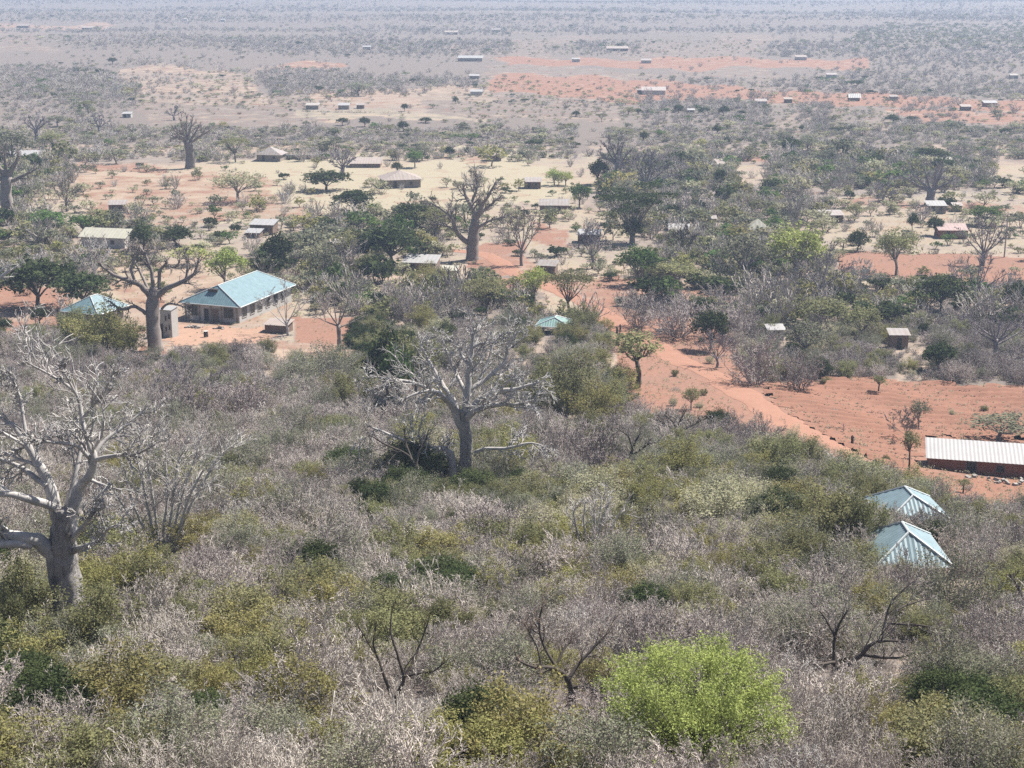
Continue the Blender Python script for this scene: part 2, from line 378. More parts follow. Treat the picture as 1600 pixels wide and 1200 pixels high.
# bare and pale ground, plus one painted cloud shadow, outlined where it lies in the photograph: (amount red, pale, litter)
PATCH = [((1, 0, 0), [(1165, 600), (1330, 588), (1480, 598), (1900, 606), (1900, 800), (1490, 806), (1380, 760), (1290, 700)]),
         ((1, 0, 0), [(950, 535), (1060, 552), (1180, 630), (1270, 690), (1370, 758), (1310, 735), (1220, 700), (1130, 678), (1050, 665), (985, 645)]),
         ((.8, .2, 0), [(925, 470), (1000, 500), (1130, 515), (1150, 545), (1060, 560), (980, 530)]),
         ((.9, 0, 0), [(1310, 396), (1430, 398), (1900, 396), (1900, 440), (1560, 455), (1420, 440), (1310, 430)]),
         ((.6, .1, 0), [(750, 395), (800, 398), (880, 440), (1000, 440), (1150, 460), (1180, 475), (1020, 468), (900, 470), (820, 450)]),
         ((.36, .3, 0), [(120, 490), (230, 470), (290, 500), (420, 505), (440, 530), (300, 545), (250, 540), (120, 520)]),
         ((.5, .1, 0), [(-300, 480), (110, 482), (100, 520), (-300, 530)]),
         ((.42, .2, 0), [(410, 535), (570, 545), (560, 575), (430, 560)]),
         ((.55, .2, 0), [(120, 254), (280, 256), (280, 268), (120, 266)]),
         ((.7, .1, 0), [(835, 350), (905, 362), (900, 390), (820, 380)]),
         ((.4, .4, 0), [(150, 425), (240, 440), (240, 480), (180, 470)]),
         ((.9, 0, 0), [(790, 112), (1000, 126), (1180, 134), (1340, 146), (1700, 160), (1700, 176), (1420, 170), (1200, 158), (1000, 158), (800, 146)]),
         ((.75, .2, 0), [(1380, 172), (1700, 180), (1700, 202), (1420, 192)]),
         ((.8, .2, 0), [(880, 88), (1050, 92), (1330, 90), (1330, 106), (1050, 108), (880, 100)]),
         ((.7, .1, 0), [(400, 98), (520, 99), (520, 106), (400, 106)]),
         ((.9, 0, 0), [(770, 92), (960, 96), (960, 106), (780, 104)]),
         ((.5, .5, 0), [(-100, 36), (170, 38), (170, 48), (-100, 47)]),
         ((.0, 1, 0), [(430, 172), (640, 174), (760, 184), (640, 190), (440, 183)]),
         ((.35, .6, 0), [(150, 104), (280, 104), (420, 134), (420, 160), (230, 165), (220, 135)]),
         ((.3, .6, 0), [(630, 134), (790, 138), (800, 160), (640, 152)]),
         ((.35, .5, 0), [(640, 236), (790, 240), (800, 258), (650, 254)]),
         ((.2, .8, 0), [(460, 268), (880, 258), (930, 300), (880, 320), (500, 330), (420, 300)]),
         ((.45, .5, 0), [(120, 275), (380, 270), (500, 300), (520, 345), (300, 350), (160, 340)]),
         ((.0, 0, 1), [(1400, 40), (1750, 44), (1750, 78), (1440, 76)]),  # cloud shadow on the far plain, painted as dark litter colour
         ((.3, .5, 0), [(1330, 345), (1500, 330), (1560, 370), (1400, 385)]),
         ((.5, .4, 0), [(1250, 304), (1460, 312), (1700, 330), (1700, 338), (1440, 325), (1250, 312)]),
         ((.6, .2, 0), [(1000, 240), (1210, 240), (1210, 252), (1000, 250)])]
def cover_at(x, y, z):
    pr = project(x, y, z)
    if pr is None: return (0, 0, 1)
    px, py, d = pr; f_ = min(1, 500 / d)
    wx = 16 * math.sin(x * .13 * f_ + y * .031 * f_) + 9 * math.sin(x * .31 * f_ - y * .05 * f_ + 2) + 26 * math.sin(y * .017 + 1); wy = (3 if d > 300 else 5) * math.sin(x * .10 * f_ + y * .02) + 2 * math.sin(x * .27 * f_ + 1)
    if d < 300: wx *= .45
    px += wx; py += wy
    for v, P in PATCH:
        if inpoly(px, py, P): return v if d < 520 else (v[0] * .8, v[1] * .55, max(v[2], .38))
    if d > 300: px += 38 * math.sin(y * .013 + x * .009) + 30 * math.sin(x * .02 + 2); py += 13 * math.sin(x * .017 * f_ + y * .004) + 8 * math.sin(x * .041 * f_ + 2)
    c = code(px, py)
    if d > 520: return {'m': (.2, .1, .6), 'r': (.3, .2, .2)}.get(c, (.05, .0, .85))
    return {'g': (0, 0, .9), 'v': (0, 0, .9), 'd': (0, 0, 1), 'o': (.1, .12, .35), 'y': (0, .15, .6), 'l': (.05, .75, 0), 'm': (.14, .4, 0), 'r': (.8, 0, 0), '.': (.3, .3, 0)}[c]

# ------------------------------------------------------------------ ground sheet, track, field
def build_ground():
    ys = [-380, -200, -100, -50, -25, -10, 0, 5, 10, 15, 20, 25, 30, 35, 40, 45]
    y = 48.0
    while y < 330: ys.append(y); y += 1.5
    while y < 12000: ys.append(y); y *= 1.0085
    while y < 30000: ys.append(y); y *= 1.2
    us = list(np.linspace(-1, 1, 321))
    us = [math.copysign(abs(u) ** 1.0, u) * .52 for u in us]
    us = [-3, -1.8, -1.1, -.75] + us + [.75, 1.1, 1.8, 3]
    V = []; cov = []
    for y in ys:
        wdt = max(y, 40) + 25
        for u in us:
            x = u * wdt; z = ground(x, y); V.append((x, y, z)); cov.append((*cover_at(x, y, z), 1.0))
    nx = len(us); Fc = [(j*nx+i, j*nx+i+1, (j+1)*nx+i+1, (j+1)*nx+i) for j in range(len(ys)-1) for i in range(nx-1)]
    me = bpy.data.meshes.new("ground"); me.from_pydata(V, [], Fc)
    me.polygons.foreach_set("use_smooth", [True] * len(me.polygons))
    a = me.color_attributes.new("cover", 'FLOAT_COLOR', 'POINT'); a.data.foreach_set("color", np.array(cov, dtype=np.float32).reshape(-1))
    me.materials.append(M['soil'])
    tag(link(me, "ground"), "dry plain of red and tan soil running up a scrubby slope", None, None, "structure")
build_ground()

def build_track():
    P = []
    for i in range(len(ROAD) - 1):
        p0, p1, p2, p3 = (ROAD[max(i-1, 0)][0], ROAD[i][0], ROAD[i+1][0], ROAD[min(i+2, len(ROAD)-1)][0])
        n = max(2, int((p2 - p1).length / 1.2))
        for k in range(n):
            t = k / n; a = .5 * (2*p1 + (p2-p0)*t + (2*p0-5*p1+4*p2-p3)*t*t + (3*p1-p0-3*p2+p3)*t**3)
            P.append((a, ROAD[i][1] * (1-t) + ROAD[i+1][1] * t))
    V, Fc = [], []; K = 9
    for i, (p, w) in enumerate(P):
        d = (P[min(i+1, len(P)-1)][0] - P[max(i-1, 0)][0]); d.z = 0; d.normalize(); s = Vector((d.y, -d.x, 0))
        wl = w * (1 + .16 * math.sin(i * .31) + .1 * math.sin(i * .83)); wr = w * (1 + .16 * math.sin(i * .27 + 2) + .1 * math.sin(i * .91 + 1))
        for k in range(K):
            t = -1 + 2 * k / (K - 1); q = p + s * (t * (wl if t < 0 else wr))
            rut = -.05 * math.exp(-((abs(t) - .42) / .13) ** 2) - .09 * (abs(t) ** 8)
            V.append((q.x, q.y, ground(q.x, q.y) + .11 + rut))
    for i in range(len(P) - 1):
        for k in range(K - 1): Fc.append((i*K+k, i*K+k+1, (i+1)*K+k+1, (i+1)*K+k))
    mb = MB(); mb.v = V; mb.f = Fc
    tag(link(mb.mesh("dirt_track", M['track'], True), "dirt_track"), "bright red dirt track winding across the plain", None, None, "structure")
build_track()

def sheet(name, poly_px, mat, label, step, zfun, lift=.05):
    P = [hit(x, y) for x, y in poly_px]; Q = [(p.x, p.y) for p in P]
    x0, x1 = min(q[0] for q in Q), max(q[0] for q in Q); y0, y1 = min(q[1] for q in Q), max(q[1] for q in Q)
    nx, ny = int((x1-x0)/step) + 2, int((y1-y0)/step) + 2; idx = {}; V, Fc = [], []
    def vert(i, j):
        if (i, j) not in idx:
            x, y = x0 + i*step, y0 + j*step
            idx[(i, j)] = len(V); V.append((x, y, ground(x, y) + lift + zfun(x, y)))
        return idx[(i, j)]
    for j in range(ny):
        for i in range(nx):
            xc, yc = x0 + (i+.5)*step, y0 + (j+.5)*step
            jx = xc + 1.1 * math.sin(yc * .9) + .6 * math.sin(yc * 2.3); jy = yc + 1.1 * math.sin(xc * .8) + .6 * math.sin(xc * 2.1)
            if inpoly(jx, jy, Q) and road_dist(xc, yc) > -.3: Fc.append((vert(i, j), vert(i+1, j), vert(i+1, j+1), vert(i, j+1)))
    mb = MB(); mb.v = V; mb.f = Fc
    return tag(link(mb.mesh(name, mat, True), name), label, None, None, "structure")
def furrow(x, y):
    w = y + .12 * x + .8 * math.sin(x * .07) + .25 * math.sin(x * .6)
    a = .5 + .5 * math.sin(w * 2.2)
    return .5 * a ** 2 * (.6 + .4 * math.sin(x * .35 + y * .2)) + .07 * math.sin(x * 3.1 + y) * math.sin(y * 2.7)
sheet("ploughed_field", [(1186, 608), (1330, 592), (1480, 600), (1750, 612), (1760, 690), (1450, 682), (1400, 742), (1330, 715)], M['field'], "red ploughed field with furrows right of the track", .42, furrow, .06)
sheet("bare_yard", [(1395, 745), (1470, 742), (1760, 745), (1760, 800), (1500, 803), (1400, 765)], M['field'], "bare red yard in front of the long shed", .6, lambda x, y: .04 * math.sin(x*2.1) * math.sin(y*1.7), .05)
sheet("swept_yard", [(262, 506), (330, 510), (420, 515), (425, 535), (330, 542), (262, 540)], M['yard'], "swept pale earth yard in front of the blue-roofed house", .7, lambda x, y: .03 * math.sin(x*1.7) * math.sin(y*2), .05)

# ------------------------------------------------------------------ plants: branch growth
def rvec(r): return Vector((r.gauss(0, 1), r.gauss(0, 1), r.gauss(0, 1))).normalized()
def walk(p, d, L, nseg, wig, up, r):
    pts = [p.copy()]; d = d.normalized(); s = L / nseg
    for _ in range(nseg):
        d = (d + rvec(r) * wig + Vector((0, 0, up))).normalized(); p = p + d * s; pts.append(p)
    return pts
def spread(pts, radii, mbs, lvl, r, nch, ratio, spreadang, wig, up, minr, tips, start=.25, sides=(5, 4, 3, 3), deep=None):
    """side branches along a limb, then along each of those; mbs: one builder per level"""
    if lvl >= len(nch): return
    n = len(pts) - 1; L = sum((pts[i+1] - pts[i]).length for i in range(n))
    for k in range(nch[lvl]):
        t = start + (1 - start) * (k + r.random()) / nch[lvl]; t = min(t, .999)
        i = min(n - 1, int(t * n)); f = t * n - i
        p = pts[i].lerp(pts[i+1], f); d0 = (pts[i+1] - pts[i]).normalized(); r0 = radii[i] * (1-f) + radii[i+1] * f
        a = spreadang * r.uniform(.55, 1.25); side = rvec(r); side = (side - d0 * side.dot(d0)).normalized()
        d = d0 * math.cos(a) + side * math.sin(a) + Vector((0, 0, up * 1.5))
        l = L * ratio * r.uniform(.6, 1.25) * (1.15 - .45 * t)
        rr = max(minr * 1.5, r0 * (.46 if lvl == 0 else .6)); ns = 4 if lvl == 0 else (3 if lvl == 1 else 2)
        q = walk(p, d, l, ns, wig, up * .6, r); rad = [max(minr * .6, rr * (1 - .66 * j / ns)) for j in range(ns + 1)]
        mbs[min(lvl, len(mbs)-1)].tube(q, rad, sides[min(lvl, 3)])
        if lvl == len(nch) - 1: tips.append(q[-1]); tips.append(q[len(q)//2])
        spread(q, rad, mbs, lvl + 1, r, nch, deep or ratio, spreadang, wig, up, minr, tips, .2, sides, deep)

def custom_tree(name, base_px, trunk, limbs, mat, label, cat, nch, ratio, minr=.012, seed=1, wig=.28, up=.06, ang=.75, foot=1.35, twmat=None, sink=.5, group=None):
    """a tree whose trunk and main limbs follow the ones in the photograph: lists of (px, py, radius px, depth m)"""
    r = random.Random(seed); B = hit(*base_px); s = scale_at(B)
    def loc(px, py, dep): 
        k = 1 + dep * CP / (F / s)
        return Vector(((px - base_px[0]) / s * k, dep, (base_px[1] - py) / s / CP * k))
    root = empty(name, B)
    mb = MB(); pts, rad = [], []
    for i, (px, py, rp, dep) in enumerate(trunk):
        pts.append(loc(px, py, dep)); rad.append(rp * .80 / s)
    pts.insert(0, pts[0] - Vector((0, 0, sink))); rad.insert(0, rad[0] * foot)
    # finer rings with a slightly fluted, uneven outline
    P2, R2 = [], []
    for i in range(len(pts) - 1):
        for k in range(4): P2.append(pts[i].lerp(pts[i+1], k/4)); R2.append((rad[i] + (rad[i+1]-rad[i]) * k/4) * (1 + .06 * math.sin(i*2.1+k*1.7)))
    P2.append(pts[-1]); R2.append(rad[-1])
    mb.tube(P2, R2, 14)
    ph = r.random() * 6
    for i, v in enumerate(mb.v):
        a = 2*math.pi*(i % 14)/14; c = P2[i // 14]; f = 1 + .09 * math.sin(3*a + ph) + .06 * math.sin(5*a + 2*ph) + r.uniform(-.03, .03)
        mb.v[i] = (c.x + (v[0]-c.x)*f, c.y + (v[1]-c.y)*f, v[2])
    link(mb.mesh("trunk", M["baobab"] if mat is M["bark_pale"] and "baobab" in name else mat, True), "trunk", root)
    crown = MB(); tips = []
    for Lm in limbs:
        lb = MB(); q = []; rd = []
        for (px, py, rp, dep) in Lm: q.append(loc(px, py, dep)); rd.append(max(rp * .72 / s, .02))
        # smooth resample
        Q, RD = [], []
        for i in range(len(q) - 1):
            p0, p1, p2, p3 = q[max(i-1, 0)], q[i], q[i+1], q[min(i+2, len(q)-1)]
            for k in range(3):
                t = k/3; Q.append(.5 * (2*p1 + (p2-p0)*t + (2*p0-5*p1+4*p2-p3)*t*t + (3*p1-p0-3*p2+p3)*t**3) + rvec(r) * rd[i] * .25); RD.append(rd[i]*(1-t) + rd[i+1]*t)
        Q.append(q[-1]); RD.append(rd[-1])
        lb.tube(Q, RD, 8)
        spread(Q, RD, [lb, crown, crown, crown], 0, r, nch, ratio, ang, wig, up, minr, tips, .3, deep=.52)
        spread(Q[-3:], RD[-3:], [crown], 1, r, nch, ratio * 1.6, ang, wig, up, minr, tips, .3)
        link(lb.mesh("limb", mat, True), "limb", root)
    link(crown.mesh("twigs", twmat or mat), "twigs", root)["kind"] = "stuff"
    tag(root, label, cat, group)
    return root, tips

BIG = []   # footprints kept clear of random scrub: (x, y, radius)
LOW = []   # places where the scrub stays low so that what stands behind it shows
def clear(p, rad): BIG.append((p.x, p.y, rad))
def low(px, py, rad): q = hit(px, py); LOW.append((q.x, q.y, rad))

def baobab_near():
    t = [(116, 990, 34, 0), (112, 930, 30, 0), (107, 880, 29, 0), (109, 850, 27, 0), (114, 815, 22, 0), (112, 790, 16, 0)]
    L = [[(100, 862, 22, 0), (78, 836, 17, -.5), (42, 822, 13, -1), (0, 802, 11, -1.6), (-60, 785, 8, -2), (-120, 770, 4, -2.6)],
         [(70, 838, 10, -.8), (25, 826, 8, -1.8), (-30, 824, 6, -2.6), (-90, 810, 3, -3.2)],
         [(108, 815, 17, 0), (96, 770, 14, .4), (80, 735, 11, .8), (62, 708, 9, 1), (46, 688, 7, 1.4), (18, 672, 5, 1.8), (-30, 655, 3, 2.2)],
         [(100, 788, 10, 0), (70, 766, 9, -.8), (36, 750, 7, -1.4), (0, 754, 5, -2), (-50, 748, 3, -2.4)],
         [(90, 760, 7, .3), (62, 746, 6, .9), (40, 742, 5, 1.5), (8, 738, 4, 2.2), (-30, 728, 2.5, 2.6)],
         [(118, 835, 18, 0), (128, 790, 14, .4), (138, 762, 11, .5), (156, 742, 9, .2), (167, 715, 8, 0), (160, 690, 6, .2), (150, 664, 5, .6), (140, 626, 4, 1), (106, 606, 3, 1.4), (62, 588, 1.8, 1.8)],
         [(166, 716, 6, 0), (190, 704, 5, -.5), (218, 696, 4.2, -1), (240, 692, 3, -1.3), (275, 672, 1.6, -1.6)],
         [(162, 712, 5, 0), (146, 684, 4, -.7), (120, 674, 3.4, -1.2), (96, 668, 2, -1.6)],
         [(168, 708, 5, .2), (182, 692, 4, .8), (205, 680, 3, 1.4), (236, 660, 1.6, 2)],
         [(148, 662, 4, .6), (166, 640, 3.4, .6), (190, 612, 2.6, .4), (206, 580, 1.4, .2)],
         [(60, 708, 5, 1), (52, 672, 4, 1.6), (46, 640, 3, 2), (30, 610, 1.6, 2.4)],
         [(140, 628, 3.4, 1), (132, 600, 2.4, .6), (126, 575, 1.3, .2)],
         [(128, 852, 8, -.3), (150, 838, 6, -1), (178, 822, 4.6, -1.6), (196, 800, 3, -2), (218, 785, 1.5, -2.4)],
         [(126, 838, 7, -.3), (152, 806, 5, -1), (172, 780, 3.6, -1.6), (188, 752, 1.8, -2)],
         [(116, 800, 9, .5), (128, 750, 6, 1.4), (132, 712, 4, 2.2), (122, 680, 2, 2.8)]]
    o, tips = custom_tree("baobab_tree", (116, 988), t, L, M['bark_pale'], "large bare baobab with thick pale trunk at the near left", "baobab tree", (11, 7, 5), .33, .021, 3, up=.02, wig=.36)
    clear(o.location, 1.6); return o
def baobab_mid():
    t = [(728, 752, 16, 0), (729, 715, 12.5, 0), (730, 685, 11.5, 0), (726, 660, 12, 0), (725, 640, 9, 0)]
    L = [[(710, 755, 10, -.4), (709, 725, 9, -.4), (704, 706, 8, -.5), (690, 695, 7, -.8), (668, 695, 5, -1.2), (648, 685, 4, -1.4), (615, 670, 2.8, -1.8), (578, 652, 1.5, -2.2)],
         [(722, 668, 9, 0), (712, 640, 7.5, -.3), (695, 616, 6, -.8), (670, 600, 5, -1.2), (645, 588, 3.6, -1.6), (612, 580, 2.4, -2), (588, 576, 1.2, -2.3)],
         [(722, 655, 8, 0), (706, 622, 6.2, .6), (690, 604, 5, 1.2), (672, 576, 4, 2), (660, 556, 2, 2.4)],
         [(718, 648, 6, 0), (700, 616, 5, -1), (680, 600, 4, -2), (660, 596, 3, -3), (632, 604, 1.6, -3.8)],
         [(727, 648, 9, 0), (731, 615, 8, 0), (735, 575, 6, .3), (738, 545, 4.4, .4), (742, 515, 2, .4)],
         [(730, 646, 9, 0), (750, 622, 7.6, -.6), (778, 606, 6.4, -1.2), (800, 600, 4.6, -1.6), (838, 588, 2, -2)],
         [(732, 652, 8, -.2), (744, 636, 7, -1), (768, 622, 6, -2), (805, 616, 3, -2.8), (840, 606, 1.5, -3.2)],
         [(733, 612, 6, .2), (758, 598, 5, 1), (788, 576, 4, 1.8), (794, 548, 3, 2.2), (812, 532, 1.5, 2.4)],
         [(734, 575, 4, .3), (722, 560, 3.4, .8), (716, 548, 2.6, 1), (700, 535, 1.5, 1.2)],
         [(738, 548, 3.4, .4), (752, 538, 2.8, 0), (772, 535, 2, -.3), (786, 520, 1.2, -.5)],
         [(731, 625, 5, .5), (714, 595, 4, 2), (700, 570, 3, 3), (690, 548, 1.6, 3.6)],
         [(732, 625, 5, .5), (752, 600, 4, 2.4), (765, 575, 3, 3.4), (770, 550, 1.6, 4)],
         [(740, 708, 5, -.2), (757, 697, 4.2, -.6), (790, 695, 3.6, -1), (816, 687, 3, -1.2), (834, 684, 2.2, -1.4), (852, 690, 1.2, -1.5)]]
    o, tips = custom_tree("baobab_tree", (724, 752), t, L, M['bark_pale'], "bare white-branched baobab with spreading crown in the centre of the thicket", "baobab tree", (11, 7, 5), .33, .027, 8, up=.01, wig=.36)
    clear(o.location, 1.4); return o
def baobab_house():
    t = [(243, 550, 15, 0), (241, 510, 13, 0), (242, 480, 12.5, 0), (245, 460, 11, 0), (247, 450, 7, 0)]
    L = [[(241, 464, 8, 0), (228, 446, 6.5, -.6), (210, 437, 5, -1.2), (190, 427, 3.8, -1.8), (168, 408, 1.6, -2.2)],
         [(232, 490, 4.6, -.4), (219, 477, 3.8, -1), (200, 480, 2.8, -1.6), (180, 466, 1.4, -2)],
         [(246, 460, 5, 0), (244, 430, 4, .4), (236, 406, 3, .6), (226, 390, 1.4, .8)],
         [(251, 464, 8, 0), (266, 452, 6, -.4), (290, 441, 4.8, -.8), (312, 428, 3.6, -1), (322, 402, 1.6, -1.2)],
         [(254, 456, 4.4, .3), (254, 432, 3.8, 1), (262, 421, 3, 1.4), (278, 424, 2, 1.6), (286, 410, 1.2, 1.8)],
         [(222, 442, 3.6, -.8), (213, 424, 3, 0), (224, 402, 2.4, .6), (240, 396, 1.2, 1)],
         [(300, 434, 2.6, -.9), (302, 414, 2, -.5), (296, 395, 1.1, 0)],
         [(258, 482, 3, -.6), (272, 472, 2.4, -1.4), (292, 474, 1.8, -2), (306, 484, 1, -2.4)],
         [(236, 458, 4, .8), (224, 438, 3, 2.2), (212, 418, 2, 3), (204, 400, 1.1, 3.4)]]
    o, tips = custom_tree("baobab_tree", (243, 548), t, L, M['bark_mid'], "grey baobab with curling bare limbs beside the large blue-roofed house", "baobab tree", (9, 6, 4), .30, .032, 5, ang=.8, up=.01)
    clear(o.location, 1.6); return o
def baobab_track():
    t = [(737, 407, 13, 0), (738, 385, 11.5, 0), (740, 362, 10, 0), (743, 345, 8, 0)]
    L = [[(743, 350, 7, 0), (740, 328, 5, 0), (729, 312, 3.6, .4), (724, 294, 1.4, .6)], [(744, 350, 6, 0), (751, 328, 4.6, -.4), (764, 308, 3, -.6), (776, 286, 1.3, -.8)],
         [(731, 380, 6, -.3), (713, 361, 5, -1), (708, 342, 3.8, -1.4), (690, 326, 2.4, -1.8), (676, 318, 1.2, -2)], [(746, 358, 3.4, -.3), (764, 346, 2.6, -1), (790, 338, 1.3, -1.4)],
         [(712, 360, 3.4, -1), (694, 352, 2.6, -1), (676, 352, 1.2, -1)], [(742, 345, 5, .4), (738, 322, 3.6, 1.6), (746, 300, 2.2, 2.4), (744, 282, 1.1, 2.8)], [(748, 340, 4, 0), (762, 328, 3, 1), (782, 312, 1.4, 1.6)]]
    o, tips = custom_tree("baobab_tree", (737, 406), t, L, M['bark_mid'], "bare grey baobab standing where the red track ends", "baobab tree", (9, 6, 4), .34, .040, 6, up=.01, ang=.85)
    clear(o.location, 2); return o
baobab_near(); baobab_mid(); baobab_house(); baobab_track()

def gen_limbs(px, by, top, w, tw, n, r, fork=.45):
    """trunk and limb lists of a bare tree from its size in the photograph"""
    H = by - top; fy = by - H * fork
    t = [(px, by, tw / 2, 0), (px + r.uniform(-.03, .03) * w, by - H * fork * .5, tw * .42, 0), (px + r.uniform(-.04, .04) * w, fy, tw * .36, 0)]
    L = []
    for k in range(n):
        u = -1 + 2 * (k + .5) / n + r.uniform(-.12, .12); sx = t[2][0]; d = r.uniform(-1, 1)
        ex = px + u * w / 2; ey = top + H * (.08 + .42 * abs(u) ** 1.6) * r.uniform(.7, 1.2); y0 = fy + r.uniform(-.02, .1) * H
        L.append([(sx, y0, tw * .2, 0), (sx + (ex - sx) * .35, y0 + (ey - y0) * .3, tw * .15, d * .8), (sx + (ex - sx) * .72, y0 + (ey - y0) * .68, tw * .09, d * 1.8), (ex, ey, tw * .03, d * 2.6)])
    return t, L
def bare(px, by, top, w, tw, mat, label, name="bare_tree", cat="bare tree", n=6, nch=(7, 6, 4), ratio=.34, seed=1, fork=.4, minr=.02, wig=.28, up=.06, group=None, ang=.75):
    r = random.Random(seed); t, L = gen_limbs(px, by, top, w, tw, n, r, fork)
    o, tips = custom_tree(name, (px, by), t, L, M[mat], label, cat, nch, ratio, minr, seed, wig, up, ang, 1.25, None, .4, group)
    clear(o.location, max(.6, tw / 2 / scale_at(o.location) * 1.5)); return o, tips
bare(14, 332, 224, 110, 26, 'bark_mid', "thick baobab with forked bare limbs cut by the left edge", "baobab_tree", "baobab tree", 7, seed=21, fork=.5, minr=.035)
bare(297, 263, 180, 74, 19, 'bark_mid', "far dark baobab with a stout trunk and short twisting limbs", "baobab_tree", "baobab tree", 8, seed=22, fork=.5, minr=.04)
bare(963, 287, 213, 70, 16, 'bark_violet', "far bare baobab left of a low spreading bare tree", "baobab_tree", "baobab tree", 7, seed=23, fork=.4, minr=.04)
bare(1452, 320, 254, 90, 20, 'bark_violet', "far bare baobab with a pale trunk on the right of the plain", "baobab_tree", "baobab tree", 7, seed=24, fork=.35, minr=.04)
bare(535, 280, 232, 44, 10, 'bark_violet', "small pale baobab behind the dark round bush left of the tan house", "baobab_tree", "baobab tree", 7, seed=25, fork=.35, minr=.045)
bare(58, 220, 176, 44, 12, 'bark_violet', "far forked baobab above the one at the left edge", "baobab_tree", "baobab tree", 5, seed=26, fork=.4, minr=.05)
bare(1008, 298, 240, 96, 10, 'bark_violet', "low wide bare tree with many fine limbs right of a far baobab", "bare_tree", "bare tree", 10, seed=27, fork=.2, minr=.035)
bare(-42, 530, 368, 210, 40, 'bark_pale', "pale bare crown reaching in over the left edge above dark mangoes", "baobab_tree", "baobab tree", 9, (5, 4, 4), seed=28, fork=.45)
bare(155, 206, 178, 40, 6, 'bark_violet', "far pale bare tree among grey scrub near the left edge", "bare_tree", "bare tree", 6, seed=29, fork=.25, minr=.05)
bare(272, 188, 168, 24, 5, 'bark_violet', "tiny far bare tree above the thick-trunked baobab", "bare_tree", "bare tree", 5, seed=30, fork=.3, minr=.05)
# bare trees of the thicket
def multi_stem():
    L = []
    for (a, b) in ((232, 170), (238, 195), (246, 215), (255, 262), (258, 290), (262, 315), (266, 345), (250, 235), (270, 330)):
        r = random.Random(a + b); top = 690 + abs(b - 258) * .35 + r.uniform(-12, 12); d = r.uniform(-2.2, 2.2)
        L.append([(a, 868, 4, 0), (a + (b-a)*.2, 830, 3.4, d*.2), (a + (b-a)*.5 + r.uniform(-5, 5), 780, 2.6, d*.5), (a + (b-a)*.8 + r.uniform(-6, 6), 735, 2, d*.8), (b, top, 1.1, d)])
    o, t = custom_tree("bare_tree", (253, 868), [(253, 872, 8, 0), (253, 862, 7, 0), (253, 852, 4, 0)], L, M['bark_pale'], "multi-stemmed bare tree fanning out right of the near left baobab", "bare tree", (8, 6, 4), .34, .018, 4, twmat=M['twig_white'])
    clear(o.location, .9)
multi_stem()
custom_tree("bare_tree", (652, 772), [(651, 774, 4.5, 0), (650, 745, 4, 0), (651, 725, 3.6, 0)],
  [[(651, 730, 3.2, 0), (640, 712, 2.8, 0), (625, 700, 2.4, -.4), (603, 688, 1.9, -.8), (580, 672, 1, -1)], [(651, 728, 3, 0), (655, 708, 2.4, .4), (664, 695, 1.8, .8), (670, 676, 1, 1)], [(645, 718, 2.4, 0), (636, 700, 2, .8), (632, 680, 1.2, 1.4)]],
  M['bark_dark'], "small dark bare tree leaning beside the central baobab", "bare tree", (5, 4, 4), .4, .013, 31)
custom_tree("bare_tree", (895, 1108), [(896, 1112, 8, 0), (893, 1080, 6.5, 0), (886, 1055, 6, 0)],
  [[(886, 1058, 5.5, 0), (872, 1040, 5, -.2), (852, 1030, 4, -.5), (832, 1025, 3.4, -.8), (805, 1008, 2, -1)], [(872, 1040, 4, -.2), (850, 1012, 3.2, .4), (843, 985, 2.6, .8), (848, 955, 1.4, 1)],
   [(888, 1058, 4.6, 0), (905, 1040, 4, .4), (930, 1018, 3, .8), (952, 998, 1.5, 1.1)], [(890, 1075, 4, 0), (910, 1062, 3.4, -.5), (935, 1060, 2.2, -.9), (955, 1030, 1.2, -1.2)],
   [(892, 1098, 3.4, 0), (865, 1108, 3, -.5), (838, 1100, 2.2, -.8), (830, 1070, 1.3, -1)], [(868, 1040, 3, 0), (880, 1020, 2.6, .5), (893, 1010, 1.6, .8)], [(845, 1028, 2.6, -.5), (838, 1005, 2, 0), (820, 975, 1.1, .3)]],
  M['bark_dark'], "dark crooked leafless tree left of the round lime-green tree", "bare tree", (6, 5, 4), .36, .01, 32, twmat=M['twig_brown'])
custom_tree("bare_tree", (1300, 1062), [(1300, 1066, 7, 0), (1301, 1050, 6, 0), (1303, 1042, 5.5, 0)],
  [[(1303, 1044, 6, 0), (1322, 1038, 5.6, 0), (1340, 1018, 5, -.3), (1352, 998, 4.2, -.5), (1372, 988, 3.2, -.7), (1405, 984, 1.8, -1)], [(1303, 1042, 5, 0), (1303, 1010, 4, .4), (1308, 985, 3, .6), (1325, 958, 1.6, .8)],
   [(1340, 1016, 4, -.3), (1370, 1012, 3.2, -.9), (1395, 1006, 2.2, -1.3), (1412, 995, 1.3, -1.5)], [(1370, 988, 3.2, -.6), (1378, 960, 2.6, 0), (1390, 935, 2, .3), (1425, 905, 1, .5)], [(1380, 970, 2.8, 0), (1420, 968, 2.4, -.3), (1460, 972, 1.8, -.5), (1488, 976, 1, -.6)],
   [(1302, 1034, 4, 0), (1280, 1030, 3, -.4), (1258, 1028, 2.2, -.8), (1232, 1012, 1.2, -1)], [(1304, 1000, 3, .4), (1290, 975, 2.2, 1), (1268, 955, 1.2, 1.4)], [(1395, 955, 2, .4), (1420, 950, 1.8, .8), (1455, 945, 1, 1.1)]],
  M['bark_dark'], "dark-limbed wide bare tree low on the right of the lime-green tree", "bare tree", (6, 5, 4), .36, .01, 33, twmat=M['twig_pink'])
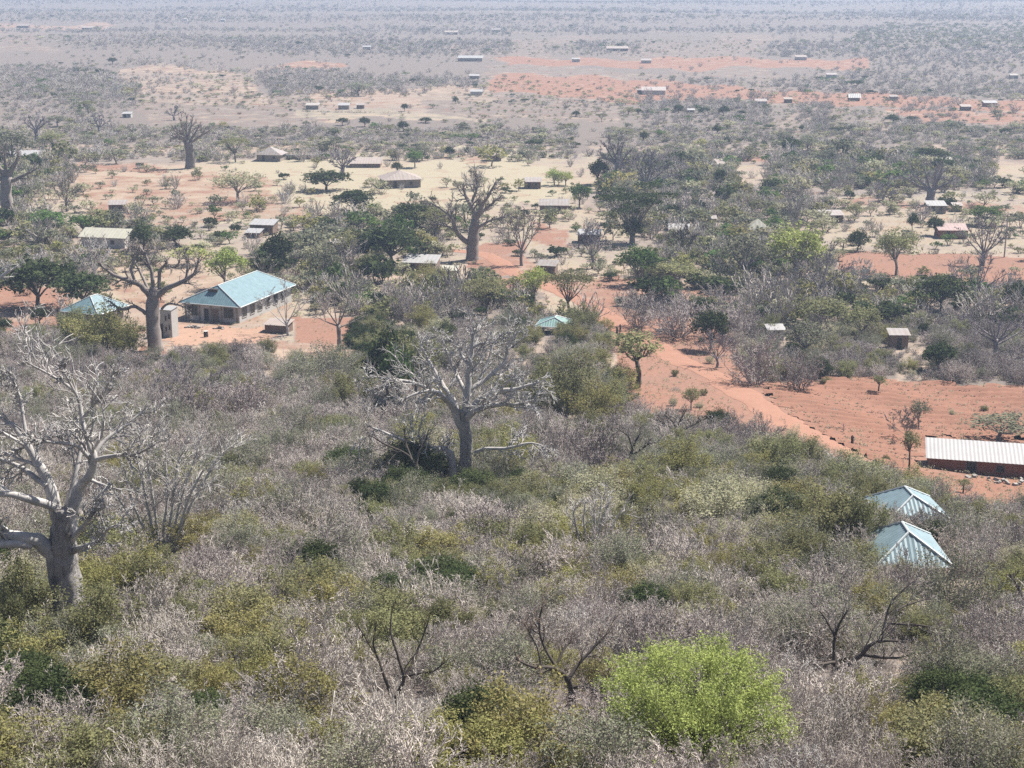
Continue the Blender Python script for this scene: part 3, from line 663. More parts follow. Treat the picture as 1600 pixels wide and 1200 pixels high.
custom_tree("bare_tree", (1602, 985), [(1604, 990, 6, 0), (1602, 960, 5, 0), (1598, 945, 4, 0)],
  [[(1600, 955, 4, 0), (1585, 960, 3.4, -.3), (1565, 978, 2.6, -.5), (1550, 960, 1.2, -.7)], [(1598, 946, 4, 0), (1592, 925, 3, .4), (1580, 905, 1.5, .8)], [(1600, 950, 4, 0), (1620, 925, 3, -.4), (1645, 905, 1.6, -.7)]],
  M['bark_dark'], "dark bare branches poking in at the right edge", "bare tree", (5, 5, 4), .4, .012, 34)
custom_tree("bare_tree", (978, 742), [(977, 745, 4, 0), (981, 725, 3.6, 0), (986, 705, 3.2, 0)],
  [[(986, 708, 3, 0), (991, 690, 2.4, 0), (1000, 678, 1.4, .3)], [(984, 712, 2.6, 0), (1000, 700, 2.2, -.4), (1014, 688, 1.2, -.6)], [(987, 700, 2.4, 0), (980, 682, 1.8, .4), (962, 672, 1, .8)]],
  M['bark_dark'], "dark leaning bare tree in the thicket right of the central baobab", "bare tree", (5, 5, 4), .5, .014, 35, twmat=M['twig_violet'])
custom_tree("bare_tree", (1060, 700), [(1060, 702, 3, 0), (1058, 680, 2.7, 0), (1055, 672, 2.4, 0)],
  [[(1055, 674, 2.2, 0), (1043, 665, 1.8, 0), (1028, 658, 1, .4)], [(1056, 672, 2.2, 0), (1062, 658, 1.7, .3), (1070, 645, 1, .6)], [(1056, 674, 2, 0), (1078, 664, 1.6, -.4), (1090, 655, .9, -.6)], [(1056, 672, 2, 0), (1048, 655, 1.5, -.5), (1036, 645, .9, -.8)]],
  M['bark_dark'], "small dark-stemmed bare tree at the thicket edge below the track", "bare tree", (5, 5, 4), .5, .014, 36, twmat=M['twig_brown'])
custom_tree("bare_tree", (922, 872), [(922, 875, 4, 0), (922, 866, 4, 0), (922, 860, 3, 0)],
  [[(920, 866, 3, 0), (a, 840, 2.6, d*.4), (b, 812, 2, d*.8), (c, 785, 1.1, d)] for a, b, c, d in ((905, 898, 893, -1), (915, 912, 915, .6), (926, 928, 925, -.4), (934, 942, 955, 1), (940, 955, 972, -.8), (930, 938, 940, 1.5))],
  M['twig_white'], "bleached many-stemmed dead shrub in the pale scrub right of centre", "dead shrub", (6, 5, 4), .36, .014, 37)
bare(530, 548, 452, 90, 10, 'bark_mid', "pale-trunked bare tree with a pinkish crown right of the blue-roofed house", seed=38, nch=(5, 4, 4), fork=.42)
bare(450, 524, 438, 96, 6, 'bark_pale', "thin pale spreading tree in front of the blue-roofed house's right side", seed=41, nch=(5, 5, 4), fork=.25, minr=.02)
bare(198, 1192, 1128, 120, 6, 'twig_white', "fallen bleached branches in the scrub at the lower left", "dead_branch", "dead branch", 4, (4, 3), seed=39, fork=.2, minr=.008)
bare(508, 1168, 1110, 110, 5, 'twig_white', "bleached angular dead branch low in the scrub", "dead_branch", "dead branch", 4, (4, 3), seed=40, fork=.2, minr=.008)
for k, a in enumerate([(815, 415, 328, 70, 7, 'bark_mid'), (1280, 472, 392, 100, 8, 'bark_violet'), (1222, 490, 425, 60, 6, 'bark_violet'), (1525, 482, 400, 120, 10, 'bark_violet'), (1535, 415, 345, 70, 10, 'bark_violet'),
           (1556, 560, 462, 150, 12, 'bark_violet'), (1065, 405, 352, 50, 7, 'bark_dark'), (292, 640, 560, 110, 7, 'bark_violet'), (1180, 430, 372, 60, 6, 'bark_violet'), (1345, 455, 405, 44, 5, 'bark_pale'), (925, 420, 350, 56, 5, 'bark_violet'),
           (1415, 690, 640, 40, 3, 'bark_mid'), (105, 330, 280, 40, 5, 'bark_mid'), (60, 470, 395, 70, 6, 'bark_pale'), (148, 440, 378, 50, 5, 'bark_pale'), (1380, 320, 285, 40, 4, 'bark_violet'), (1270, 545, 490, 60, 6, 'bark_mid'), (1120, 575, 520, 70, 6, 'bark_violet')]):
    tall = "tall " if a[1] - a[2] > 75 else "small "
    o, _ = bare(*a, tall + "leafless grey tree " + where(a[0], (a[1]+a[2])/2), n=8, seed=60 + k, nch=(6, 5, 4), fork=.3, minr=.024 if a[1] > 450 else .034)
    REG.append(o)

# ------------------------------------------------------------------ leafy plants: prototypes
def stems_and_tips(r, n, w, h, nch, minr, rad, ratio=.45, ang=.7, wig=.22, trunk=0.0):
    mb = MB(); tips = []
    if trunk:
        top = Vector((r.uniform(-.1, .1), r.uniform(-.1, .1), h * trunk)); mb.tube([Vector((0, 0, -.3)), top * .5 + Vector((r.uniform(-.06, .06) * h, 0, 0)), top], [rad * 2.3, rad * 1.9, rad * 1.6], 6)
        P0 = top
    else: P0 = Vector((0, 0, -.1))
    for k in range(n):
        a = 2 * math.pi * (k + r.random() * .7) / n; e = r.uniform(.1, 1) ** .7
        tgt = Vector((math.cos(a) * w * .5 * e, math.sin(a) * w * .5 * e, h * (1 - .45 * e * e) * r.uniform(.8, 1.05)))
        p = P0 + (Vector((math.cos(a), math.sin(a), 0)) * .12 if not trunk else Vector((0, 0, 0)))
        q = [p]; m = p.lerp(tgt, .5) + Vector((0, 0, -.06 * h)) + rvec(r) * .06 * w
        q += [p.lerp(m, .5) + rvec(r) * .03 * w, m, m.lerp(tgt, .5) + rvec(r) * .04 * w, tgt]
        rd = [rad, rad * .8, rad * .62, rad * .42, minr]
        mb.tube(q, rd, 4); tips.append(tgt)
        spread(q, rd, [mb], 0, r, nch, ratio, ang, wig, .08, minr, tips, .15, (3, 3, 3, 3))
    return mb, tips
def foliage(tips, per, sig, size, zs=.7, extra=None):
    C = np.array([tuple(t) for t in tips]); C = np.repeat(C, per, 0) + NP.normal(size=(len(C) * per, 3)) * sig * np.array([1, 1, zs])
    C = C[C[:, 2] > .04]
    return leaf_quads(C, size)
def crown_points(r, w, h, base, nclump, per, sig, flat=1.0, hollow=.45):
    """clumps of leaf centres spread unevenly over a crown of width w between base and h"""
    cl = []; hh = (h - base) / 2; lob = [(r.uniform(0, 6.28), r.uniform(.75, 1.15)) for _ in range(5)]
    while len(cl) < nclump:
        v = rvec(r); v.z = v.z if v.z > -.45 else -v.z * .5
        s = r.uniform(hollow, 1.0); az = math.atan2(v.y, v.x)
        f = 1 + .22 * sum(math.sin(az * (i + 2) + l[0]) * (l[1] - .6) for i, l in enumerate(lob[:3]))
        cl.append((v.x * w/2 * s * f, v.y * w/2 * s * f, base + hh + v.z * hh * s * flat * r.uniform(.85, 1.12)))
    C = np.repeat(np.array(cl), per, 0) + NP.normal(size=(nclump * per, 3)) * sig * np.array([1, 1, .65])
    C[:, 2] = np.maximum(C[:, 2], .05)
    return cl, C

PROTO = {}    # kind -> list of (stem mesh, leaf mesh or None, width, height)
def add_proto(kind, stem, leaf, w, h): PROTO.setdefault(kind, []).append((stem, leaf, w, h))
# near shrubs: about 3 m wide
for i in range(5):
    r = random.Random(100 + i); w, h = 3.2, r.uniform(1.5, 2.0)
    mb, tips = stems_and_tips(r, 20, w, h, (6, 5, 3), .0085, .024, .46, .85, .42)
    add_proto('dry_pink', mb.mesh("dry_shrub", M['twig_pink']), None, w, h)
for i in range(3):
    r = random.Random(120 + i); w, h = 3.2, r.uniform(1.6, 2.1)
    mb, tips = stems_and_tips(r, 20, w, h, (6, 5, 3), .0085, .024, .46, .9, .42)
    add_proto('dry_violet', mb.mesh("dry_shrub", M['twig_violet']), None, w, h)
for i in range(3):
    r = random.Random(140 + i); w, h = 3.0, r.uniform(1.4, 1.9)
    mb, tips = stems_and_tips(r, 16, w, h, (6, 5, 3), .009, .026, .46, .9, .45)
    add_proto('dry_white', mb.mesh("dry_shrub", M['twig_white']), None, w, h)
for kind, leaf, tw, per, sz, nst, seed, sig in (('olive', 'leaf_olive', 'twig_brown', 18, .066, 15, 160, .15), ('yellow', 'leaf_yellow', 'twig_brown', 17, .064, 14, 180, .15), ('pale', 'leaf_pale', 'twig_pink', 12, .066, 18, 200, .15), ('greyleaf', 'leaf_grey', 'twig_pink', 9, .062, 18, 230, .16)):
    for i in range(4):
        r = random.Random(seed + i); w, h = 3.0, r.uniform(1.7, 2.4)
        mb, tips = stems_and_tips(r, nst, w, h, (4, 4), .009, .024, .42, .7)
        add_proto(kind, mb.mesh(kind + "_stem", M[tw]), quads_mesh(kind + "_foliage", foliage(tips, per, sig, sz), M[leaf]), w, h)
for i in range(3):
    r = random.Random(220 + i); w, h = 3.0, r.uniform(2.0, 2.6)
    mb, tips = stems_and_tips(r, 12, w * .85, h * .85, (3, 3), .012, .03, .4, .7)
    cl, C = crown_points(r, w, h, .1, 190, 60, .17)
    add_proto('dark', mb.mesh("evergreen_stem", M['bark_dark']), quads_mesh("evergreen_foliage", np.concatenate([foliage(tips, 8, .15, .08), leaf_quads(C, .08)]), M['leaf_dark']), w, h)
# coarse shrubs for the plain beyond about 230 m
for kind, leaf, seed, sz in (('olive', 'leaf_olive', 300, .30), ('yellow', 'leaf_yellow', 310, .3), ('pale', 'leaf_pale', 320, .28), ('greyleaf', 'leaf_grey', 330, .3), ('dark', 'leaf_dark', 340, .34), ('green', 'leaf_green', 350, .32)):
    for i in range(3):
        r = random.Random(seed + i); w, h = 3.2, r.uniform(1.7, 2.6)
        mb, tips = stems_and_tips(r, 7, w * .9, h * .9, (3,), .02, .05, .45, .7, .22, .22 if i else 0)
        cl, C = crown_points(r, w, h, .15 if i == 0 else .5, 26 if kind != 'dark' else 40, 9 if kind != 'dark' else 11, .22)
        add_proto('far_' + kind, mb.mesh("far_stem", M['twig_brown']), quads_mesh("far_foliage", leaf_quads(C, sz), M[leaf]), w, h)
for kind, tw, seed in (('dry_pink', 'twig_pink', 360), ('dry_violet', 'twig_violet', 370), ('dry_white', 'twig_white', 380)):
    for i in range(3):
        r = random.Random(seed + i); w, h = 3.2, r.uniform(1.8, 2.8)
        mb, tips = stems_and_tips(r, 13, w, h, (5, 3), .022, .05, .45, .7)
        add_proto('far_' + kind, mb.mesh("far_dry_shrub", M[tw]), None, w, h)

def place_leafy(proto, name, p, w, h, rz, label, cat, group=None, seedparts=True):
    st, lf, w0, h0 = proto
    o = bpy.data.objects.new(name, st); COL.objects.link(o); o.location = p; o.rotation_euler = (0, 0, rz); o.scale = (w / w0, w / w0, h / h0)
    if lf is not None:
        c = bpy.data.objects.new("foliage", lf); COL.objects.link(c); c.parent = o; c["kind"] = "stuff"
    tag(o, label, cat, group); return o

# ------------------------------------------------------------------ hand-placed trees and bushes of the middle ground
TREEP = {}
def tree_proto(kind):
    """prototype trees, 6 m high, built once per kind and variant"""
    if kind in TREEP: return TREEP[kind]
    out = []
    spec = {'mango': ('leaf_dark', 'bark_dark', 6.5, 6, 1.2, 95, 26, .40, .36, .25), 'green': ('leaf_green', 'bark_mid', 6, 6, 1.7, 80, 22, .36, .32, .3), 'olivetree': ('leaf_olive', 'bark_mid', 6, 6, 1.6, 75, 20, .42, .28, .3),
            'greytree': ('leaf_grey', 'bark_violet', 6, 6, 1.4, 75, 18, .42, .27, .3), 'limetree': ('leaf_lime', 'bark_mid', 6, 6, 1.3, 80, 20, .40, .28, .28), 'slim': ('leaf_olive', 'bark_dark', 4, 6, 3.0, 46, 20, .34, .25, .5),
            'acacia': ('leaf_olive', 'bark_dark', 9, 6, 4.0, 85, 20, .42, .25, .35), 'paletree': ('leaf_pale', 'bark_mid', 6.5, 6, 1.8, 80, 18, .45, .27, .3)}[kind]
    leaf, bark, w, h, base, ncl, per, sig, sz, tr = spec
    for i in range(3):
        r = random.Random(hash(kind) % 1 + 500 + i * 7 + len(kind) * 31 + ord(kind[0]))
        cl, C = crown_points(r, w, h, base, ncl, per, sig, .8 if kind == 'acacia' else 1.0, .5)
        if kind == 'acacia': C[:, 2] = base + (C[:, 2] - base) * .75 + .25 * (1 - (C[:, 0]**2 + C[:, 1]**2) / (w*w/4)) * 2
        mb = MB(); top = Vector((r.uniform(-.2, .2), r.uniform(-.2, .2), h * tr))
        mb.tube([Vector((0, 0, -.4)), Vector((r.uniform(-.12, .12), 0, h*tr*.5)), top], [.26, .2, .17], 7)
        for k in range(11):
            c = Vector(cl[k * len(cl) // 11]); m = top.lerp(c, .5) + rvec(r) * .25 - Vector((0, 0, .1))
            q = [top - Vector((0, 0, r.uniform(0, .3))), top.lerp(m, .5) + rvec(r) * .1, m, c]; rd = [.11, .09, .065, .03]
            mb.tube(q, rd, 5); spread(q, rd, [mb], 0, r, (4, 3), .4, .7, .25, .05, .016, [], .3)
        out.append((mb.mesh(kind + "_trunk", M[bark], True), quads_mesh(kind + "_crown", leaf_quads(C, sz), M[leaf]), w, h))
    TREEP[kind] = out
    return out
DESC = {'mango': ("dark_green_tree", "dark green dense-crowned tree", "green tree"), 'green': ("green_tree", "bright green leafy tree", "green tree"), 'olivetree': ("olive_tree_crown", "olive-green leafy tree", "olive-green tree"),
        'greytree': ("grey_green_tree", "grey-green dusty tree", "dry tree"), 'limetree': ("lime_green_tree", "lime-green round-crowned tree", "lime tree"), 'slim': ("slender_tree", "slender tree on a long dark trunk", "slender tree"),
        'acacia': ("acacia_tree", "flat-topped acacia", "acacia"), 'paletree': ("pale_dry_tree", "pale straw-coloured tree", "dry tree")}
DESC['olivetree'] = ("leafy_tree", "olive-green leafy tree", "leafy tree")
def tree(kind, px, by, top, w, label=None, group=None):
    p = hit(px, by); s = scale_at(p); H = max(.8, (by - top) / s / CP); Wd = w / s
    v = R.choice(tree_proto(kind)); nm, ds, cat = DESC[kind]
    root = empty(nm, p, R.uniform(0, 6.28)); root.scale = (Wd / v[2], Wd / v[2], H / v[3])
    link(v[0], "trunk", root); link(v[1], "crown", root)["kind"] = "stuff"
    size = "big " if Wd > 9 else ("small " if Wd < 3.6 else "")
    tag(root, label or f"{size}{ds} {where(px, (by+top)/2)}", cat, group)
    clear(p, Wd * .28)
    if not label: REG.append(root)
    return root
for a in [('acacia', 760, 500, 436, 82), ('acacia', 888, 494, 428, 96), ('limetree', 835, 470, 418, 52), ('mango', 553, 334, 296, 58), ('mango', 612, 414, 352, 90), ('mango', 575, 408, 362, 60), ('olivetree', 540, 412, 362, 46),
          ('mango', 648, 366, 316, 74), ('mango', 510, 298, 266, 66), ('mango', 436, 424, 368, 50), ('greytree', 506, 446, 384, 58), ('mango', 60, 482, 402, 108), ('mango', 130, 484, 424, 80), ('mango', 225, 394, 352, 42), ('mango', 275, 384, 354, 54),
          ('green', 74, 366, 330, 62), ('green', 130, 366, 336, 60), ('green', 175, 355, 336, 40), ('mango', 62, 508, 480, 32), ('mango', 8, 526, 496, 26), ('mango', 1110, 548, 482, 52), ('slim', 996, 606, 518, 78), ('mango', 606, 632, 520, 74), ('olivetree', 650, 640, 520, 84), ('green', 625, 648, 540, 60),
          ('green', 996, 446, 386, 60), ('olivetree', 1062, 446, 412, 70), ('olivetree', 1030, 445, 410, 50), ('limetree', 1240, 440, 352, 90, "round lime-topped tree standing in the right-hand scrub"), ('greytree', 1160, 440, 360, 86), ('olivetree', 1400, 430, 358, 64), ('mango', 1470, 486, 428, 74),
          ('greytree', 1260, 562, 498, 70), ('olivetree', 1345, 534, 478, 58), ('olivetree', 1282, 515, 465, 90), ('mango', 1465, 580, 536, 52), ('paletree', 372, 316, 268, 76), ('acacia', 368, 253, 216, 48), 
          ('limetree', 352, 452, 388, 62), ('green', 905, 324, 288, 38), ('mango', 935, 288, 252, 32), ('mango', 1125, 292, 264, 22), ('mango', 1098, 276, 255, 26), ('mango', 1452, 254, 230, 50), ('mango', 1235, 244, 216, 34),
          ('greytree', 1262, 238, 210, 34), ('mango', 1320, 244, 218, 30), ('greytree', 1225, 225, 205, 30), ('limetree', 866, 290, 264, 30), ('limetree', 884, 290, 268, 26), ('green', 648, 262, 236, 30), ('mango', 620, 270, 254, 18), ('mango', 703, 246, 230, 18), ('mango', 731, 242, 231, 12),
          ('green', 1540, 352, 322, 54), ('mango', 1585, 480, 440, 44), ('mango', 1120, 210, 196, 16), ('olivetree', 1335, 345, 318, 30), ('mango', 1425, 360, 334, 20), ('mango', 1460, 368, 340, 28), ('mango', 1340, 392, 362, 34),
          ('olivetree', 575, 440, 395, 40), ('greytree', 20, 262, 200, 80), ('olivetree', 84, 234, 206, 44), ('mango', 815, 250, 238, 12), ('mango', 1052, 345, 318, 30), ('olivetree', 680, 372, 325, 60), ('olivetree', 1080, 640, 605, 30),
          ('slim', 1420, 738, 672, 30, "slim young green tree alone in the red field by the shed"), ('slim', 1372, 616, 586, 24), ('greytree', 1435, 668, 625, 34), ('greytree', 1560, 690, 645, 100), ('slim', 1505, 770, 748, 22), ('limetree', 295, 415, 385, 60), ('greytree', 660, 250, 226, 30),
          ('mango', 570, 198, 184, 18), ('mango', 535, 196, 184, 18), ('mango', 176, 100, 90, 16), ('mango', 155, 116, 107, 12), ('acacia', 145, 124, 112, 14), ('mango', 498, 144, 134, 16), ('mango', 632, 174, 162, 12), ('mango', 712, 162, 152, 10), ('mango', 665, 192, 184, 22), ('mango', 630, 205, 190, 20), ('greytree', 560, 150, 128, 40), ('acacia', 138, 178, 158, 26), ('greytree', 90, 198, 180, 34),
          ('mango', 1395, 192, 180, 26), ('mango', 1425, 190, 182, 22), ('mango', 1252, 206, 196, 8), ('mango', 1100, 180, 168, 20), ('mango', 1130, 180, 166, 20), ('mango', 1158, 180, 173, 16), ('mango', 1060, 176, 164, 16), ('acacia', 940, 190, 178, 20), ('mango', 997, 178, 170, 14), ('mango', 900, 182, 174, 14), ('mango', 1006, 222, 206, 14), ('mango', 1136, 226, 214, 12), ('mango', 206, 160, 152, 10), ('mango', 85, 235, 225, 14)]:
    tree(*a)
# the tall flat-topped tree: layered crown on many steep limbs
def flat_tree():
    p = hit(988, 380); s = scale_at(p); root = empty("flat_topped_tree", p); r = random.Random(77); mb = MB(); top = []
    for k in range(13):
        a = 2*math.pi*k/13 + r.uniform(-.2, .2); e = r.uniform(.35, 1); rx = 54 / s * e; z = (r.uniform(55, 90) if e < .8 else r.uniform(50, 78)) / s
        t = Vector((math.cos(a) * rx, math.sin(a) * rx, z)); q = [Vector((0, 0, 1)), Vector((t.x*.2, t.y*.2, z*.4)), Vector((t.x*.55, t.y*.55, z*.75)), t]
        mb.tube(q, [.3, .22, .15, .06], 5); spread(q, [.3, .22, .15, .06], [mb], 0, r, (5, 3), .3, .8, .25, .02, .03, [], .45); top.append(t)
    mb.tube([Vector((0, 0, -.5)), Vector((0, 0, 1.4)), Vector((0, 0, 2.6))], [.75, .6, .4], 9)
    link(mb.mesh("trunk", M['bark_mid'], True), "trunk", root)
    C = []
    for t in top:
        rad = r.uniform(15, 25) / s; n = 300
        a = NP.uniform(0, 6.28, n); d = np.sqrt(NP.uniform(0, 1, n)) * rad
        C.append(np.stack([t.x + np.cos(a)*d, t.y + np.sin(a)*d, t.z + NP.normal(0, .18, n) + .5*(1-(d/rad)**2)], 1))
    link(quads_mesh("crown", leaf_quads(np.concatenate(C), .38, .25), M['leaf_dark']), "crown", root)
    cl, C2 = crown_points(r, 34/s, 46/s, 0, 60, 16, .4)
    link(quads_mesh("climber", leaf_quads(C2 - np.array([0, .5, 0]), .35), M['leaf_dark']), "climber", root)
    tag(root, "tall dark flat-topped tree with layered crown beyond the track", "flat-topped tree"); clear(p, 5)
flat_tree()
# the big lime-green tree in the foreground
def lime_tree():
    p = hit(1082, 1205); s = scale_at(p); root = empty("lime_green_tree", p); r = random.Random(88)
    w, h = 312 / s, 206 / s / CP
    mb = MB(); tips = []
    for k in range(26):
        a = 2*math.pi*k/26 + r.uniform(-.2, .2); e = r.uniform(.15, 1) ** .6
        t = Vector((math.cos(a)*w*.46*e, math.sin(a)*w*.46*e, h*(1 - .5*e*e)*r.uniform(.82, 1)))
        q = [Vector((0, 0, -.2)), Vector((t.x*.22, t.y*.22, h*.25)), Vector((t.x*.6, t.y*.6, t.z*.66)), t]; rd = [.1, .075, .045, .015]
        mb.tube(q, rd, 5); spread(q, rd, [mb], 0, r, (6, 5, 3), .34, .65, .25, .1, .007, tips, .2)
    link(mb.mesh("stems", M['bark_mid']), "stems", root)
    cl, C = crown_points(r, w * .95, h, .15, 420, 44, .19, 1, .70)
    T = np.array([tuple(t) for t in tips]); T = T[NP.random(len(T)) < .8]; C2 = np.repeat(T, 9, 0) + NP.normal(size=(len(T)*9, 3)) * .14
    link(quads_mesh("crown", np.concatenate([leaf_quads(C, .072, .8, 2.6), leaf_quads(C2, .068, .8, 2.8)]), M['leaf_lime']), "crown", root)
    tag(root, "round lime-green feathery tree at the bottom right of centre", "lime tree"); clear(p, w * .42)
lime_tree()
# larger bushes that stand out of the thicket
SHR = {'olive': ("olive_shrub", "olive-green leafy bush", "green bush"), 'yellow': ("yellow_shrub", "yellowing leafy bush", "yellow bush"), 'dark': ("evergreen_shrub", "dark evergreen bush", "evergreen bush"),
       'pale': ("straw_shrub", "pale straw-coloured shrub", "pale shrub"), 'greyleaf': ("grey_green_shrub", "grey-green fine-leaved shrub", "grey shrub"), 'dry_pink': ("dry_shrub", "pinkish-grey leafless shrub", "dry shrub"),
       'dry_violet': ("dry_shrub", "dark violet-grey leafless shrub", "dry shrub"), 'dry_white': ("dry_shrub", "bleached leafless shrub", "dry shrub")}
COUNT = {}
def bush(kind, px, by, top, w):
    p = hit(px, by); s = scale_at(p); nm, ds, cat = SHR[kind]
    o = place_leafy(R.choice(PROTO[kind]), nm, p, w / s, (by - top) / s / CP, R.uniform(0, 6.28), "large " + ds + " " + where(px, (by+top)/2), cat)
    clear(p, w / s * .33); REG.append(o); COUNT[nm] = COUNT.get(nm, 0) + 1
for a in [('yellow', 1062, 758, 692, 104), ('olive', 1216, 752, 688, 96), ('olive', 1290, 872, 768, 150), ('yellow', 1345, 905, 850, 80), ('olive', 1335, 880, 782, 90), ('dark', 742, 780, 734, 84), ('dark', 1540, 1178, 1084, 170), ('yellow', 330, 1110, 1040, 96), ('dark', 40, 1110, 1040, 130), ('yellow', 70, 1060, 1000, 150),
          ('yellow', 20, 1065, 1005, 90), ('dark', 545, 745, 700, 84), ('dark', 690, 930, 872, 110), ('olive', 700, 905, 860, 80), ('yellow', 160, 552, 486, 100), ('olive', 120, 545, 490, 60), ('yellow', 200, 556, 505, 60), ('olive', 880, 655, 560, 120), ('yellow', 930, 665, 600, 90), ('olive', 850, 640, 575, 80), ('olive', 960, 650, 605, 70),
          ('dark', 1120, 675, 640, 54), ('pale', 1120, 830, 770, 150), ('pale', 940, 800, 745, 120), ('pale', 850, 850, 800, 110), ('dark', 1460, 860, 815, 60), ('olive', 1250, 900, 830, 90), ('yellow', 965, 950, 895, 90), ('dark', 1010, 965, 915, 90), ('yellow', 190, 920, 880, 60), ('olive', 480, 970, 920, 90), ('yellow', 440, 1080, 1030, 80), ('yellow', 560, 1060, 1020, 60),
          ('olive', 150, 985, 920, 90), ('olive', 40, 985, 890, 110), ('olive', 10, 1010, 925, 80), ('yellow', 400, 900, 860, 60), ('dry_violet', 290, 665, 590, 130), ('dry_violet', 380, 650, 590, 120), ('dry_violet', 1060, 525, 470, 130), ('dry_violet', 1000, 512, 465, 80), ('dry_violet', 1140, 530, 470, 100), ('dry_violet', 1180, 600, 535, 110), ('dry_violet', 1250, 610, 555, 90),
          ('greyleaf', 520, 600, 540, 80), ('greyleaf', 470, 610, 560, 80), ('olive', 540, 640, 585, 70), ('dry_violet', 930, 735, 660, 130), ('dry_violet', 640, 510, 455, 80), ('yellow', 660, 520, 480, 50), ('olive', 690, 455, 425, 50), ('yellow', 670, 445, 415, 60), ('olive', 910, 515, 478, 50), ('dark', 1335, 860, 810, 70),
          ('yellow', 1400, 1175, 1120, 110), ('yellow', 1440, 1120, 1070, 90), ('olive', 1590, 1130, 1060, 100), ('yellow', 660, 1180, 1140, 100), ('dark', 690, 1185, 1130, 110), ('yellow', 260, 1185, 1140, 100), ('dark', 320, 1130, 1080, 90), ('olive', 620, 1000, 930, 150), ('olive', 690, 1005, 945, 90), ('dry_white', 500, 1190, 1130, 120), ('dry_white', 420, 1200, 1150, 110), ('dry_white', 560, 1215, 1160, 100), ('dry_pink', 1385, 912, 878, 50), ('greyleaf', 1420, 914, 882, 56), ('dry_pink', 1455, 914, 880, 54), ('dry_violet', 1490, 905, 866, 60), ('dry_pink', 1405, 920, 886, 60), ('dry_pink', 1440, 922, 886, 60), ('dry_violet', 1500, 850, 810, 60)]:
    bush(*a)
# slender dark-stemmed tree with an olive top in the lower thicket
custom_tree("slender_tree", (614, 1106), [(614, 1110, 6, 0), (616, 1098, 5.5, 0), (618, 1088, 5, 0)],
  [[(614, 1092, 4, 0), (602, 1058, 3.6, 0), (592, 1030, 3, .3), (575, 1005, 2, .5), (560, 980, 1, .7)], [(618, 1090, 4.4, 0), (630, 1062, 4, -.2), (632, 1050, 3.6, -.2), (622, 1015, 3, 0), (612, 985, 2, .3), (615, 950, 1, .5)],
   [(632, 1052, 3.4, -.2), (650, 1042, 3, -.5), (680, 1032, 2.2, -.8), (700, 1012, 1.2, -1)], [(630, 1062, 3, -.2), (648, 1030, 2.6, .5), (662, 1000, 1.8, .9), (672, 970, 1, 1.1)], [(592, 1032, 2.4, .3), (586, 1000, 2, 0), (592, 965, 1, 0)]],
  M['bark_dark'], "slender dark-stemmed tree with thin olive top in the lower thicket", "slender tree", (6, 5, 4), .34, .01, 51, twmat=M['leaf_olive'])

# ------------------------------------------------------------------ buildings
def slope_part(name, root, e0, e1, r0, r1, mat, pitch, amp=.03, thick=.03):
    """one ribbed roof slope between eave e0-e1 and ridge r0-r1 (r0 == r1 for a triangle), ribs running up the slope"""
    e0, e1, r0, r1 = map(Vector, (e0, e1, r0, r1)); u = (e1 - e0); L = u.length; u.normalize()
    v = (r0 - e0); v = (v - u * v.dot(u)); Hs = v.length; v.normalize(); nrm = u.cross(v)
    if nrm.z < 0: nrm = -nrm
    a = (r0 - e0).dot(u); b = (r1 - e0).dot(u)
    n = max(2, int(L / (pitch / 2))); mb = MB(); xs = sorted(set([L * i / n for i in range(n + 1)] + [max(0, min(L, a)), max(0, min(L, b))]))
    for x in xs:
        t = Hs if a <= x <= b else (Hs * x / a if x < a else Hs * (L - x) / max(L - b, 1e-6))
        k = int(round(x / (pitch / 2))); h = amp * (1 if k % 2 else 0)
        for q in (e0 + u*x + nrm*h, e0 + u*x + v*max(t, .001) + nrm*h): mb.v.append(tuple(q))
    for i in range(len(xs) - 1): mb.f.append((2*i, 2*i+2, 2*i+3, 2*i+1))
    o = link(mb.mesh(name, mat), name, root)
    md = o.modifiers.new("thickness", 'SOLIDIFY'); md.thickness = thick; md.offset = -1
    return o
def cap_part(root, a, b, mat, r=.09):
    mb = MB(); a, b = Vector(a), Vector(b); mb.tube([a, a.lerp(b, .5), b], [r, r, r], 6); return link(mb.mesh("ridge_cap", mat), "ridge_cap", root)
def opening(root, kind, face, x, z0, w, h, half, barred=False, fmat='frame', pmat='glass'):
    """a window or door on a wall: face 'S','N','E','W' of a box with half sizes half=(hx,hy); x along the wall"""
    hx, hy = half; name = kind
    def box(mb, xa, xb, za, zb, d0, d1):
        if face == 'S': mb.box(xa, -hy - d1, za, xb, -hy - d0, zb)
        elif face == 'N': mb.box(xa, hy + d0, za, xb, hy + d1, zb)
        elif face == 'E': mb.box(hx + d0, xa, za, hx + d1, xb, zb)
        else: mb.box(-hx - d1, xa, za, -hx - d0, xb, zb)
    t = .1; m = MB()
    box(m, x - w/2 - t, x - w/2, z0 - t, z0 + h + t, .0, .07); box(m, x + w/2, x + w/2 + t, z0 - t, z0 + h + t, .0, .07)
    box(m, x - w/2, x + w/2, z0 + h, z0 + h + t, .0, .065)
    if kind == 'window': box(m, x - w/2, x + w/2, z0 - t, z0, .0, .1)
    o = link(m.mesh(name, M[fmat]), name, root)
    m = MB(); box(m, x - w/2, x + w/2, z0, z0 + h, .004, .025); link(m.mesh("pane" if kind == 'window' else "door_leaf", M[pmat]), "pane" if kind == 'window' else "door_leaf", o)
    if barred:
        for i in range(3):
            m = MB(); xx = x - w/2 + w * (i + 1) / 4; box(m, xx - .03, xx + .03, z0, z0 + h, .027, .05); link(m.mesh("bar", M['hole']), "bar", o)
        for i in range(3):
            m = MB(); zz = z0 + h * (i + 1) / 4; box(m, x - w/2, x + w/2, zz - .025, zz + .025, .051, .07); link(m.mesh("bar", M['hole']), "bar", o)
    return o
